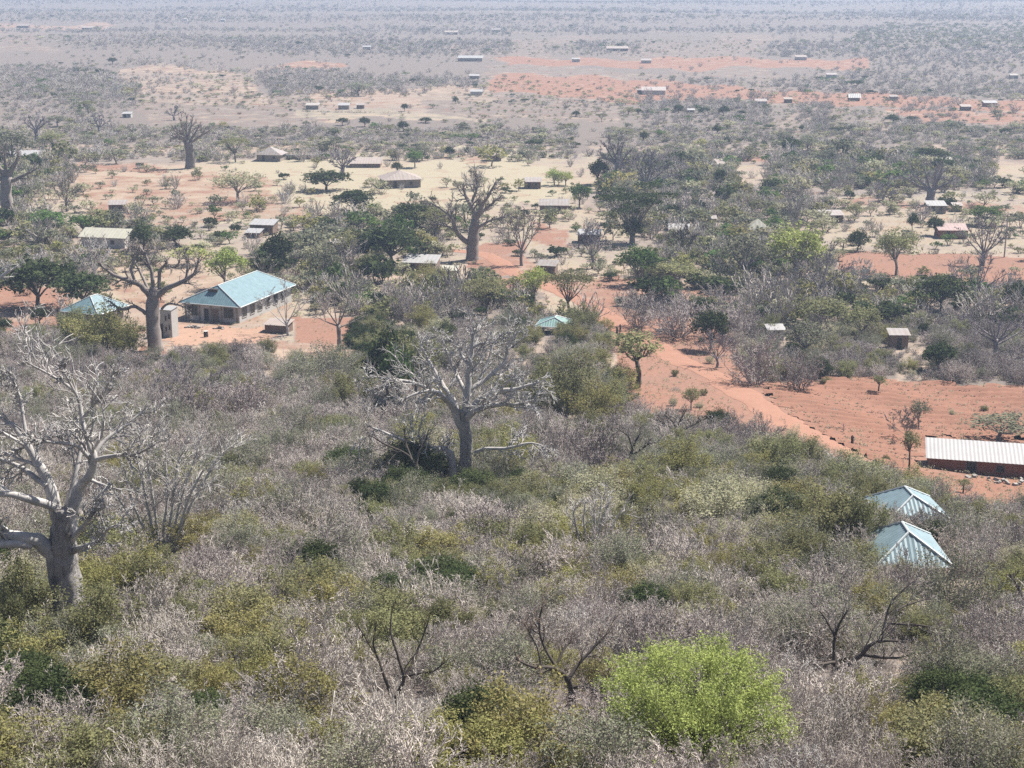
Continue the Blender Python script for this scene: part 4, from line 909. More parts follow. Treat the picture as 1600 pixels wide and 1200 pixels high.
def hip_house(name, p, rz, w, l, h, rise, ridge, wall, roof, label, cat="house", over=.5, pitch=.35, caps=True, openings=(), posts=False, amp=.03, z=None, walls=True):
    root = empty(name, p if z is None else (p.x, p.y, z), rz); hx, hy = w / 2, l / 2; ex, ey = hx + over, hy + over; zr = h + rise; ze = h - over * rise / hx * .6
    if walls: link(MB().box(-hx, -hy, -1.5, hx, hy, h - .02).mesh("wall", M[wall]), "wall", root)
    A, B_, C, D = (-ex, -ey, ze), (ex, -ey, ze), (ex, ey, ze), (-ex, ey, ze); r0, r1 = (0, -ridge / 2, zr), (0, ridge / 2, zr)
    slope_part("roof_slope", root, A, B_, r0, r0, M[roof], pitch, amp); slope_part("roof_slope", root, B_, C, r0, r1, M[roof], pitch, amp)
    slope_part("roof_slope", root, C, D, r1, r1, M[roof], pitch, amp); slope_part("roof_slope", root, D, A, r1, r0, M[roof], pitch, amp)
    if caps:
        up = Vector((0, 0, .05))
        for a, b in ((r0, r1), (A, r0), (B_, r0), (C, r1), (D, r1)): cap_part(root, Vector(a) + up, Vector(b) + up, M['cap'])
        m = MB()
        for a, b in ((A, B_), (B_, C), (C, D), (D, A)): m.tube([Vector(a) - up, (Vector(a)+Vector(b))/2 - up, Vector(b) - up], [.1, .1, .1], 4)
        link(m.mesh("fascia", M['cap']), "fascia", root)
    for o in openings: opening(root, *o[:6], (hx, hy), *o[6:])
    if posts:
        for sx in (-1, 1):
            for sy in (-1, 1): link(MB().box(sx*hx - .1, sy*hy - .1, -.5, sx*hx + .1, sy*hy + .1, h + .1).mesh("post", M['wall_white']), "post", root)
    tag(root, label, cat); clear(p, max(w, l) * (.62 if 'cottage' not in name else .5)); return root
def gable_house(name, p, rz, w, d, h, rise, wall, roof, label, cat="hut", over=.4, pitch=.5, mono=False, openings=(), amp=.025):
    """ridge runs along x; w along x, d in depth"""
    root = empty(name, p, rz); hx, hy = w / 2, d / 2
    m = MB()
    if mono:
        m.v += [(-hx, -hy, -.8), (hx, -hy, -.8), (hx, hy, -.8), (-hx, hy, -.8), (-hx, -hy, h), (hx, -hy, h), (hx, hy, h + rise), (-hx, hy, h + rise)]
        m.f += [(0, 1, 5, 4), (1, 2, 6, 5), (2, 3, 7, 6), (3, 0, 4, 7), (4, 5, 6, 7)]
        s = rise / d; slope_part("roof_slope", root, (-hx-over, -hy-over, h+.06-over*s), (hx+over, -hy-over, h+.06-over*s), (-hx-over, hy+over, h+rise+.06+over*s), (hx+over, hy+over, h+rise+.06+over*s), M[roof], pitch, amp)
    else:
        m.v += [(-hx, -hy, -.8), (hx, -hy, -.8), (hx, hy, -.8), (-hx, hy, -.8), (-hx, -hy, h), (hx, -hy, h), (hx, hy, h), (-hx, hy, h), (-hx, 0, h + rise), (hx, 0, h + rise)]
        m.f += [(0, 1, 5, 4), (1, 2, 6, 9, 5), (2, 3, 7, 6), (3, 0, 4, 8, 7), (4, 5, 9, 8), (6, 7, 8, 9)]
        s = rise / hy; zo = .06
        slope_part("roof_slope", root, (-hx-over, -hy-over, h+zo-over*s), (hx+over, -hy-over, h+zo-over*s), (-hx-over, 0, h+rise+zo), (hx+over, 0, h+rise+zo), M[roof], pitch, amp)
        slope_part("roof_slope", root, (hx+over, hy+over, h+zo-over*s), (-hx-over, hy+over, h+zo-over*s), (hx+over, 0, h+rise+zo), (-hx-over, 0, h+rise+zo), M[roof], pitch, amp)
    link(m.mesh("wall", M[wall]), "wall", root)
    for o in openings: opening(root, *o[:6], (hx, hy), *o[6:])
    tag(root, label, cat); clear(p, max(w, d) * .6); return root

# the large blue-roofed house
hp = hit(332, 502); ax = Vector((math.sin(math.radians(20)), math.cos(math.radians(20)), 0))
hc = hp + ax * 9.2
house = hip_house("blue_roofed_house", Vector((hc.x, hc.y, ground(hc.x, hc.y))), math.radians(-20), 10.6, 18.6, 3.35, 2.5, 13.6, 'wall_grey', 'roof_blue', "large house of grey block with a blue hipped roof by the baobab", "house", .7, .45, amp=.02,
    openings=[('window', 'S', -3.7, .95, 2.0, 1.75, True), ('door', 'S', -1.0, .05, .9, 2.2, False, 'frame', 'hole'), ('door', 'S', .75, .05, 1.25, 2.3, False, 'frame', 'wall_brown'), ('window', 'S', 3.3, .95, 1.9, 1.75, True)] +
    [('window', 'E', y, 1.0, 1.5, 1.6, False) for y in (-7.6, -4.9, -2.2, .6, 3.4, 6.2)])
link(MB().box(5.305, -9.32, -1.4, 5.36, 9.32, 3.2).mesh("sunlit_side_wall", M['wall_white']), "sunlit_side_wall", house)["label"] = "long side wall coloured in its sunlit white"  # separate sheet: whiteness of the sunlit side put into its colour
for c in house.children:
    if c.name.startswith("window") and abs(c.data.vertices[0].co.x) > 5.25 and len([g for g in c.children]) == 1: c.location.x += .06
for xx in (-5.1, -2.4, -.1, 1.9, 4.9): link(MB().box(xx - .12, -9.48, -1.2, xx + .12, -9.3, 3.25).mesh("pilaster", M['wall_tan']), "pilaster", house)
m = MB(); m.box(-1.2, -8.1, 5.0, .5, -7.3, 5.42); link(m.mesh("roof_vent", M['hole']), "roof_vent", house)
# small outbuildings beside it
hip_house("blue_roofed_hut", hit(150, 508), math.radians(-24), 6.4, 6.8, 3.2, 1.9, 1.8, 'wall_tan', 'roof_blue', "small hut with a blue hipped roof half hidden by a yellow bush", "hut", .7, .4, openings=[('door', 'S', 0, .05, .9, 2, False, 'frame', 'hole')])
lat = gable_house("latrine_block", hit(265, 526), math.radians(-20), 2.3, 1.9, 4.6, .25, 'wall_white', 'roof_white', "narrow whitewashed outbuilding with dark openings beside the baobab trunk", "outbuilding", .12, .4, True,
    openings=[('door', 'S', -.72, .05, .5, 2.2, False, 'frame', 'hole'), ('window', 'S', .1, 2.9, .34, .8, False, 'wall_white', 'hole'), ('window', 'S', .75, 3.2, .34, .8, False, 'wall_white', 'hole'), ('window', 'S', .1, 1.1, .34, .8, False, 'wall_white', 'hole'), ('window', 'S', .75, 1.4, .34, .8, False, 'wall_white', 'hole')])
gable_house("low_shed", hit(436, 518), math.radians(-14), 3.8, 2.8, 1.4, .35, 'wall_brown', 'roof_tan', "low shed with a pale flat roof at the right end of the blue-roofed house", "shed", .3, .4, True)
hip_house("open_shelter", hit(868, 520), math.radians(-12), 4.6, 3.6, 1.75, .95, 1.4, 'wall_tan', 'roof_teal', "open shelter with a teal hipped roof on white posts", "shelter", .7, .4, walls=False, posts=True)
# twin cottages on the right
pb = hit(1425, 908); pb = Vector((pb.x, pb.y + 2.6, 0)); pb.z = ground(pb.x, pb.y)
hip_house("blue_roofed_cottage", pb, 0.0, 4.2, 5.0, 1.9, 1.45, 1.9, 'wall_tan', 'roof_sky', "nearer cottage with ribbed pale blue hipped roof at right", "cottage", .5, .33, amp=.045)
pa = hit(1428, 838); pa = Vector((pa.x, pa.y + 2.4, 0)); pa.z = ground(pa.x, pa.y)
hip_house("blue_roofed_cottage", pa, math.radians(4), 4.7, 5.2, 1.9, 1.45, 2.1, 'wall_tan', 'roof_sky', "farther cottage with ribbed blue hipped roof behind its twin", "cottage", .5, .33, amp=.045)
# the long shed
ls = hit(1530, 741)
gable_house("long_shed", Vector((ls.x + 3.6, ls.y + 1.6, ground(ls.x + 3.6, ls.y + 1.6))), math.radians(-13), 17.0, 4.2, 1.9, .75, 'wall_mud', 'roof_white', "long shed with white metal roof and dark red walls at the right edge", "shed", .35, .42, True,
    openings=[('door', 'S', -4, .05, 1, 1.7, False, 'wall_brown', 'hole'), ('window', 'S', -1, .8, .8, .7, False, 'wall_brown', 'hole')])
# the smaller houses of the plain: (px, base y, width px, height of wall m, type, wall, roof, angle, label, name)
HOUSES = [(166, 387, 80, 2.4, 'g', 'wall_grey', 'roof_cream', -12, "cream-roofed house among dark trees left of the baobab", "cream_roofed_house"), (411, 367, 40, 2.3, 'm', 'wall_brown', 'roof_white', -10, "white-roofed shed above the large blue roof", "white_roofed_shed"),
 (396, 372, 24, 1.2, 'm', 'wall_brown', 'roof_white', -10, "tiny low white roof beside the white-roofed shed", "lean_to"), (182, 333, 27, 2.1, 'm', 'wall_brown', 'roof_white', 5, "small dark shack with white ends far left", "small_shack"), (533, 398, 38, 2.5, 'm', 'wall_brown', 'roof_white', -8, "brown-walled hut with white roof left of a dark mango", "white_roofed_hut"),
 (562, 396, 22, 2.2, 'm', 'wall_brown', 'roof_white', -8, "short white-roofed hut half behind the dark mango", "white_roofed_hut"), (658, 426, 56, 2.0, 'm', 'wall_brown', 'roof_white', -9, "white-roofed hut in front of the baobab by the track", "white_roofed_hut"), (702, 430, 24, 1.0, 'm', 'wall_tan', 'roof_cream', -6, "low pale lean-to right of the white-roofed hut", "lean_to"),
 (624, 293, 66, 2.4, 'h', 'wall_tan', 'roof_tan', 14, "house with a broad tan hipped roof in the middle of the plain", "tan_roofed_house"), (422, 252, 44, 2.2, 'h', 'wall_tan', 'roof_white', -8, "house with a pale hipped roof beyond the baobab scrub", "pale_roofed_house"), (36, 255, 56, 2.0, 'm', 'wall_brown', 'roof_white', 0, "white roof showing behind the left-edge baobab", "white_roofed_hut"),
 (856, 430, 30, 1.9, 'm', 'wall_brown', 'roof_white', -14, "small white-roofed kiosk beside the track", "kiosk"), (921, 380, 36, 1.9, 'm', 'wall_brown', 'roof_white', -10, "open dark shed left of the flat-topped tree", "dark_shed"), (866, 333, 48, 1.9, 'm', 'wall_brown', 'roof_white', -3, "long dark hut on pale ground beyond the track", "dark_hut"), (832, 295, 28, 1.9, 'm', 'wall_brown', 'roof_white', 0, "hut left of the pale lime saplings", "small_hut"),
 (1062, 370, 32, 1.7, 'm', 'wall_tan', 'roof_white', -5, "white-roofed hut right of the flat-topped tree", "white_roofed_hut"), (1012, 356, 14, 1.7, 'm', 'wall_brown', 'roof_white', 0, "tiny hut just right of the flat-topped tree", "tiny_hut"), (1185, 368, 34, 1.6, 'h', 'wall_tan', 'roof_cream', 0, "cream hipped roof left of the round lime-topped tree", "cream_roofed_house"), (1112, 352, 14, 1.6, 'm', 'wall_tan', 'roof_white', 0, "tiny white roof among grey trees right of the white-roofed hut", "tiny_hut"),
 (1300, 348, 36, 1.8, 'm', 'wall_brown', 'roof_white', 4, "dark hut with pale roof right of the lime-topped tree", "dark_hut"), (1490, 373, 48, 1.9, 'm', 'wall_mud', 'roof_rust', -2, "red-walled hut with a rusty roof beside a violet bare tree", "rusty_roofed_hut"), (1464, 334, 30, 2.0, 'm', 'wall_tan', 'roof_white', -2, "white-roofed hut under the far right baobab", "white_roofed_hut"), (1496, 331, 14, 1.6, 'm', 'wall_brown', 'roof_white', 0, "little hut right of the far right baobab", "tiny_hut"),
 (1405, 545, 30, 2.3, 'm', 'wall_brown', 'roof_white', -3, "square hut with a pale roof in the right-hand scrub", "square_hut"), (1212, 532, 26, 1.8, 'm', 'wall_white', 'roof_white', 4, "white hut half buried in grey shrubs right of the track", "white_hut"), (772, 252, 24, 2.0, 'g', 'wall_brown', 'roof_tan', 0, "small brown hut on the reddish strip beyond the baobab", "small_hut"),
 (735, 96, 46, 3.0, 'm', 'wall_white', 'roof_white', -4, "long white-roofed building far out on the plain", "long_white_building"), (573, 78, 14, 3.0, 'm', 'wall_white', 'roof_white', 0, "single tiny white building near the top", "far_house"), (488, 171, 24, 2.4, 'm', 'wall_tan', 'roof_white', -4, "leftmost of three far huts above the cream field", "far_hut"), (537, 171, 20, 2.4, 'm', 'wall_tan', 'roof_white', 0, "middle one of three far huts above the cream field", "far_hut"),
 (563, 170, 14, 2.2, 'm', 'wall_brown', 'roof_white', 0, "rightmost of three far huts above the cream field", "far_hut"), (741, 124, 18, 2.6, 'm', 'wall_white', 'roof_white', 0, "far white hut below the long white-roofed building", "far_hut"), (744, 149, 22, 2.4, 'm', 'wall_white', 'roof_white', 0, "far white house on the reddish plain left of the red strip", "far_house"), (1022, 148, 44, 2.8, 'm', 'wall_white', 'roof_white', -4, "far white building on the red strip", "far_house"), (1000, 146, 10, 2.2, 'm', 'wall_brown', 'roof_white', 0, "tiny hut left of the white building on the red strip", "tiny_hut"),
 (1190, 165, 20, 2.6, 'm', 'wall_white', 'roof_white', 0, "far white house right of the red strip's middle", "far_house"), (1335, 158, 20, 2.6, 'g', 'wall_brown', 'roof_white', 0, "far hut with a dark wall on the right of the red strip", "far_hut"), (1397, 157, 14, 2.4, 'm', 'wall_tan', 'roof_white', 0, "far hut right of the dark-walled one on red soil", "far_hut"), (1232, 161, 14, 2.4, 'm', 'wall_brown', 'roof_tan', 0, "dark far hut between two white far houses", "far_hut"), (1510, 173, 18, 2.4, 'm', 'wall_brown', 'roof_tan', 0, "dark far hut near the right end of the red strip", "far_hut"),
 (1548, 167, 24, 2.4, 'm', 'wall_mud', 'roof_white', 0, "far hut with a pale roof near the right edge", "far_hut"), (1100, 276, 26, 1.8, 'm', 'wall_white', 'roof_white', 0, "white hut beside two dark round trees right of centre", "white_hut"), (1508, 275, 18, 1.8, 'm', 'wall_brown', 'roof_white', 0, "dark little hut above the far right baobab", "tiny_hut"), (1080, 178, 12, 2.2, 'm', 'wall_tan', 'roof_white', 0, "tiny far white hut among grey trees", "tiny_hut"), (198, 184, 16, 2.2, 'm', 'wall_white', 'roof_white', 0, "lone far white hut above the thick-trunked baobab's left", "far_hut"),
 (122, 166, 12, 2.2, 'm', 'wall_white', 'roof_white', 0, "tiny far white hut at the upper left", "tiny_hut"), (1478, 259, 24, 1.6, 'm', 'wall_tan', 'roof_cream', 0, "low cream building right of a dark tree clump", "low_building"), (570, 262, 52, 1.2, 'm', 'wall_brown', 'roof_tan', 0, "low dark building left of the tan hip-roofed house", "low_building"), (35, 44, 22, 3, 'm', 'wall_brown', 'roof_white', 0, "dark far building near the top left corner", "far_house"), (136, 47, 20, 3, 'm', 'wall_brown', 'roof_tan', 0, "dark low far building at the top left", "far_house"), (965, 80, 40, 2.6, 'm', 'wall_brown', 'roof_tan', 0, "long dark far building on the upper plain", "far_house"), (1010, 99, 18, 2.6, 'm', 'wall_white', 'roof_white', 0, "small white far building on the pink upper strip", "far_house"),
 (900, 97, 14, 2.6, 'm', 'wall_white', 'roof_white', 0, "white far building left on the pink upper strip", "far_house"), (1252, 94, 20, 2.8, 'm', 'wall_white', 'roof_tan', 0, "pale far building at the right end of the pink upper strip", "far_house"), (1300, 122, 18, 2.6, 'm', 'wall_white', 'roof_white', 0, "white far building below the pink upper strip", "far_house"), (1585, 123, 14, 2.6, 'm', 'wall_white', 'roof_white', 0, "tiny white far building at the right edge", "far_house"), (348, 34, 8, 3, 'm', 'wall_white', 'roof_white', 0, "tiny white speck of a house at the upper left", "far_house"), (290, 33, 6, 3, 'm', 'wall_white', 'roof_white', 0, "smallest white speck of a house at the upper left", "far_house"),
 (1112, 264, 44, 1.4, 'm', 'wall_tan', 'roof_tan', 0, "low pale building beyond the two dark round trees", "low_building"), (705, 54, 24, 2.8, 'm', 'wall_brown', 'roof_tan', 0, "faint far building near the top middle", "far_house"), (775, 50, 16, 2.8, 'm', 'wall_brown', 'roof_white', 0, "faint far building right of the top middle", "far_house")]
for (px, by, wpx, h, ty, wall, roof, ang, label, nm) in HOUSES:
    roof = 'roof_old' if roof == 'roof_white' and wpx < 50 and px % 3 else roof; wall = 'wall_tan' if wall == 'wall_white' and px % 2 else wall
    if by < 200: h *= .7; wpx *= .9
    p = hit(px, by); s = scale_at(p); w = wpx / s; d = min(w * .62, 6.5) if w > 5 else w * .75
    p = Vector((p.x, p.y + d / 2, 0)); p.z = ground(p.x, p.y); rz = math.radians(ang)
    cat = "house" if "house" in label or "building" in label else ("shed" if "shed" in label else ("shack" if "shack" in label else "hut"))
    ops = [] if by < 180 else ([('door', 'S', -w * .18, .05, .85, min(h - .25, 1.9), False, 'wood', 'hole'), ('window', 'S', w * .2, .9, .7, min(.7, h - 1.1), False, 'wood', 'hole')] if w > 3.6 and h > 1.5 else [('door', 'S', 0, .05, min(.8, w * .3), h * .8, False, 'wood', 'hole')])
    if ty == 'h': hip_house(nm, p, rz, w * .86, w * .72, h, 1.9, w * .15, wall, roof, label, cat, .6, .9, False, ops)
    elif ty == 'g': gable_house(nm, p, rz, w * .92, d, h, 1.3, wall, roof, label, cat, .5, .8, False, ops)
    else: gable_house(nm, p, rz, w * .92, d, h, max(.35, d * .17), wall, roof, label, cat, .3, .8, True, ops)
# low walls, poles, posts, drum, rubble, fence
def wall_run(px0, py0, px1, py1, h, mat, label):
    a, b = hit(px0, py0), hit(px1, py1); d = b - a; root = empty("boundary_wall", a, math.atan2(d.y, d.x)); L = math.hypot(d.x, d.y)
    link(MB().box(0, -.15, -.6, L, .15, h).mesh("wall", M[mat]), "wall", root); link(MB().box(-.05, -.2, h, L + .05, .2, h + .1).mesh("coping", M['cap']), "coping", root)
    tag(root, label, "wall")
wall_run(447, 249, 503, 249, 1.3, 'wall_tan', "low pale wall right of the pale hip-roofed house")
wall_run(1046, 258, 1100, 259, 1.2, 'wall_white', "low whitewashed wall on the plain right of centre")
for px, by, top, lab in ((71, 332, 284, "pale pole in scrub right of the left-edge baobab"), (641, 366, 318, "pale pole in front of dark trees left of the track baobab"), (1164, 366, 342, "pale pole with crossarm left of the round lime-topped tree"), (1569, 402, 336, "pale pole at the edge of the red field far right"), (150, 434, 402, "short pale pole above the small blue-roofed hut")):
    p = hit(px, by); s = scale_at(p); H = (by - top) / s / CP; root = empty("utility_pole", p)
    link(MB().tube([Vector((0, 0, -.5)), Vector((.03, 0, H*.5)), Vector((0, 0, H))], [.17, .15, .12], 8).mesh("shaft", M['pole']), "shaft", root)
    link(MB().box(-1.0, -.07, H - .55, 1.0, .07, H - .4).mesh("crossarm", M['wood']), "crossarm", root)
    for x in (-.85, .85): link(MB().tube([Vector((x, 0, H-.4)), Vector((x, 0, H-.3)), Vector((x, 0, H-.2))], [.05, .08, .04], 6).mesh("insulator", M['cap']), "insulator", root)
    tag(root, lab, "pole")
for px, by, hgt, lab in ((964, 521, 1.2, "left one of two dark stumps on the track edge"), (969, 519, 1.35, "right one of two dark stumps on the track edge"), (948, 519, .7, "short dark stump left of the two stumps"), (1331, 697, 1.3, "dark stump in the middle of the red field"), (1318, 676, 1.1, "thin pale post in the red field")):
    p = hit(px, by); m = MB(); q = [Vector((0, 0, -.2)), Vector((.03, .02, hgt*.5)), Vector((-.04, .03, hgt*.85)), Vector((.02, 0, hgt))]; rr = .16 if "stump" in lab else .06
    m.tube(q, [rr*1.3, rr, rr*.9, rr*.5], 7); root = empty("tree_stump" if "stump" in lab else "fence_post", p); link(m.mesh("stem", M['bark_dark' if "stump" in lab else 'pole'], True), "stem", root)
    m = MB(); m.tube([Vector((0, 0, hgt*.6)), Vector((.14, .02, hgt*.75)), Vector((.2, .04, hgt*.9))], [rr*.5, rr*.35, rr*.2], 5); link(m.mesh("broken_branch", M['bark_dark' if "stump" in lab else 'pole']), "broken_branch", root)
    tag(root, lab, "stump" if "stump" in lab else "post")
p = hit(322, 527); root = empty("water_drum", p); m = MB(); m.tube([Vector((0, 0, z)) for z in (0, .05, .4, .45, .5, .95, 1.0)], [.34, .36, .36, .39, .36, .36, .33], 14); link(m.mesh("barrel", M['hole'], True), "barrel", root)
link(MB().tube([Vector((0, 0, 1.0)), Vector((0, 0, 1.04)), Vector((0, 0, 1.07))], [.4, .41, .2], 14).mesh("lid", M['wall_white']), "lid", root); link(MB().box(-.7, -.5, -.1, .7, .5, -.01 + .02).mesh("slab", M['wall_tan']), "slab", root)
tag(root, "dark drum with a white lid on the yard before the house", "drum")
def rubble(px, by, n, rad, lab):
    p = hit(px, by); root = empty("rubble_heap", p); r = random.Random(px)
    for i in range(n):
        m = MB(); m.box(-.5, -.5, -.5, .5, .5, .5); s_ = r.uniform(.18, .42)
        m.v = [((v[0] + r.uniform(-.15, .15)) * s_ * 1.5, (v[1] + r.uniform(-.15, .15)) * s_, (v[2] + r.uniform(-.12, .12)) * s_ * .8) for v in m.v]
        o = link(m.mesh("stone", M['stone']), "stone", root); a, d = r.uniform(0, 6.28), rad * r.random() ** .6; o.location = (math.cos(a)*d*1.6, math.sin(a)*d*.7, .1 + .35 * (1 - d/rad) * r.random()); o.rotation_euler = (r.uniform(-.3, .3), r.uniform(-.3, .3), r.uniform(0, 3))
    tag(root, lab, "rubble")
rubble(305, 513, 16, 1.2, "heap of pale stones under the left window of the house"); rubble(346, 514, 12, .9, "heap of pale stones in front of the house door"); rubble(1040, 517, 18, 1.6, "scatter of pale stones by the violet hedge on the track"); rubble(575, 492, 14, 1.4, "pale stones in the scrub right of the pale-trunked bare tree")
rubble(1550, 752, 20, 2.4, "line of rubble along the foot of the long shed")
# stick fence below the bright green tree beyond the track
pa_, pb_ = hit(975, 437), hit(1012, 438); root = empty("stick_fence", pa_); r = random.Random(9)
for i in range(16):
    q = (pb_ - pa_) * (i / 15); h_ = r.uniform(1.5, 2.2); m = MB(); m.tube([q + Vector((0, 0, -.3)), q + Vector((r.uniform(-.1, .1), 0, h_*.5)), q + Vector((r.uniform(-.2, .2), 0, h_))], [.07, .06, .04], 5); link(m.mesh("stake", M['pole']), "stake", root)
tag(root, "pale stick fence under the bright green tree beyond the track", "fence")

def brush_fence(pts, label, h=.8):
    P = [hit(x, y) for x, y in pts]; root = empty("brush_fence", P[0]); r = random.Random(int(P[0].x) + 7); mb = MB(); C = []
    for a, b in zip(P, P[1:]):
        L_ = (b - a).length
        for i in range(int(L_ * 2.2)):
            q = a.lerp(b, r.random()) - P[0] + Vector((r.gauss(0, .25), r.gauss(0, .3), 0)); q.z = ground(q.x + P[0].x, q.y + P[0].y) - P[0].z
            d_ = Vector((r.gauss(0, 1), r.gauss(0, .6), r.uniform(.1, 1.0))); w_ = walk(q, d_, r.uniform(.6, 1.6) * h, 3, .4, 0, r); mb.tube(w_, [.05, .04, .03, .02], 3)
            if r.random() < .35:
                for k in range(12): C.append((q.x + r.gauss(0, .3), q.y + r.gauss(0, .25), q.z + abs(r.gauss(.3, .3)) * h))
    link(mb.mesh("sticks", M['twig_brown']), "sticks", root)["kind"] = "stuff"
    link(quads_mesh("foliage", leaf_quads(np.array(C), .2), M['leaf_dark']), "foliage", root)["kind"] = "stuff"
    tag(root, label, "brush fence")
brush_fence([(872, 429), (960, 439), (1050, 451), (1180, 477)], "dark brush line along the bare strip beyond the track")
brush_fence([(1245, 303), (1350, 308), (1440, 318), (1540, 331), (1640, 340)], "long dark brush line below the far right baobab", 1.2)
brush_fence([(1310, 394), (1430, 397), (1640, 396)], "brush line along the top of the right-hand red strip", .9)
brush_fence([(470, 174), (540, 176), (640, 177)], "thin dark brush line along the far cream field", 1.3)
brush_fence([(1000, 209), (1100, 212), (1210, 215)], "far brush line right of centre on pale ground", 1.2)
brush_fence([(60, 262), (180, 268), (285, 270)], "brush line along the reddish strip at the left", 1.0)

# ------------------------------------------------------------------ labels that single out
def ordinals():
    by = {}
    for o in REG: by.setdefault(o["label"], []).append(o)
    W_ = ["leftmost of", "second of", "third of", "fourth of", "fifth of", "sixth of", "seventh of", "eighth of", "rightmost of"]
    for lab, L in by.items():
        if len(L) < 2 or len(L) > 9: continue
        L.sort(key=lambda o: project(*o.location)[0])
        if len(L) == 2: words = ["left one of two:", "right one of two:"]
        else: words = [W_[i] + f" {('three','four','five','six','seven','eight','nine')[min(len(L),9)-3]}:" for i in range(min(len(L), 9))]
        for o, w in zip(L, words):
            full = f"{w} {lab}"; full = full if len(full.split()) <= 16 else full.replace(" in thicket", "").replace(" of the ", " of "); o["label"] = full; o["group"] = lab

# ------------------------------------------------------------------ scrub
MIX = {'g': (1.0, [('dry_pink', .66), ('dry_white', .07), ('dry_violet', .11), ('greyleaf', .07), ('olive', .05), ('yellow', .04)]), 'v': (1.0, [('dry_violet', .55), ('dry_pink', .25), ('greyleaf', .12), ('olive', .08)]),
       'o': (1.0, [('olive', .18), ('greyleaf', .22), ('dry_pink', .38), ('dark', .04), ('pale', .12), ('yellow', .06)]), 'y': (1.0, [('yellow', .27), ('olive', .14), ('dry_pink', .45), ('greyleaf', .14)]), 'd': (1.0, [('dark', .6), ('olive', .4)]),
       'l': (.8, [('pale', .68), ('yellow', .1), ('dry_pink', .22)]), 'm': (.33, [('pale', .40), ('olive', .22), ('greyleaf', .2), ('dark', .05), ('dry_pink', .13)]), 'r': (.025, [('pale', .4), ('olive', .4), ('dry_pink', .2)]), '.': (0, [('pale', 1)])}
def pick(L, u):
    for k, w in L:
        u -= w
        if u <= 0: return k
    return L[-1][0]
for a in ((1430, 930, 2.2), (1465, 930, 2.2), (900, 1135, 2.4), (870, 1100, 2.6), (930, 1100, 2.2), (1300, 1095, 2.6), (1340, 1070, 3.0), (1390, 1060, 2.6), (1430, 1030, 2.2), (1250, 1060, 2.2), (615, 1130, 2.2), (630, 1095, 2.6), (590, 1090, 2), (988, 392, 6), (975, 400, 6), (737, 418, 6), (850, 470, 6), (890, 480, 6), (930, 500, 5), (800, 440, 6), (960, 530, 4), (1000, 445, 6), (920, 450, 6), (380, 530, 6), (460, 530, 5), (520, 560, 5), (1405, 556, 5), (1210, 542, 4), (658, 440, 6), (540, 410, 6), (166, 400, 6), (253, 890, 2.4), (115, 1005, 1.8), (725, 775, 3), (748, 800, 3), (690, 760, 2.5), (650, 785, 2), (922, 885, 2), (978, 752, 2), (1060, 708, 2), (868, 526, 4), (150, 520, 3), (1500, 760, 4), (243, 556, 3)): low(*a)
near, far = [], []
def blocked(x, y, m=0.0):
    for bx, by, br in BIG:
        if abs(x-bx) < br + m and abs(y-by) < br + m and (x-bx)**2 + (y-by)**2 < (br + m)**2: return True
    return False
def try_point(x, y, dens_near, u1, u2, us):
    z = ground(x, y); pr = project(x, y, z)
    if pr is None: return
    px, py, d = pr
    if px < -260 or px > 1860 or py > 1420 or py < -8: return
    jx = px + 22 * math.sin(y * .21 + x * .13) * min(1, 90 / d); jy = py + 16 * math.sin(x * .19 - y * .07) * min(1, 90 / d)
    c = code(jx, jy); dens, L = MIX[c]
    inpatch = any(inpoly(px, py, P) for v, P in PATCH if v[0] + v[1] > .5)
    if inpatch: dens = min(dens, .06 if d < 330 else (.16 if d < 520 else .22))
    return px, py, d, z, c, dens, L
d = 50.0
# near belt: rows of jittered points
y = 47.0
while y < 250:
    half = y * .44 + 8; step = 1.55 if y < 140 else 1.8
    x = -half
    while x < half:
        xx, yy = x + R.uniform(-.75, .75), y + R.uniform(-.75, .75); x += step
        t = try_point(xx, yy, 1, 0, 0, 0)
        if not t: continue
        px, py, dd, z, c, dens, L = t
        if dd > 165 and c in 'omv': dens *= {'o': .45, 'm': .62, 'v': .75}[c]
        if R.random() > dens * .95: continue
        if yy > 90 and (road_dist(xx, yy) < .8): continue
        k = pick(L, R.random()); sz = R.lognormvariate(0, .3) * (.95 if c != 'm' else .8)
        if c == 'r' or dens < .1: sz *= .45
        if blocked(xx, yy, .4 * sz): continue
        for bx, by, br in LOW:
            if (xx-bx)**2 + (yy-by)**2 < br*br: sz = min(sz, R.uniform(.3, .5)); k = k if k.startswith('dry') else 'dry_pink'
        near.append((k, xx, yy, z, px, py, dd, min(1.7, max(.4, sz))))
    y += step
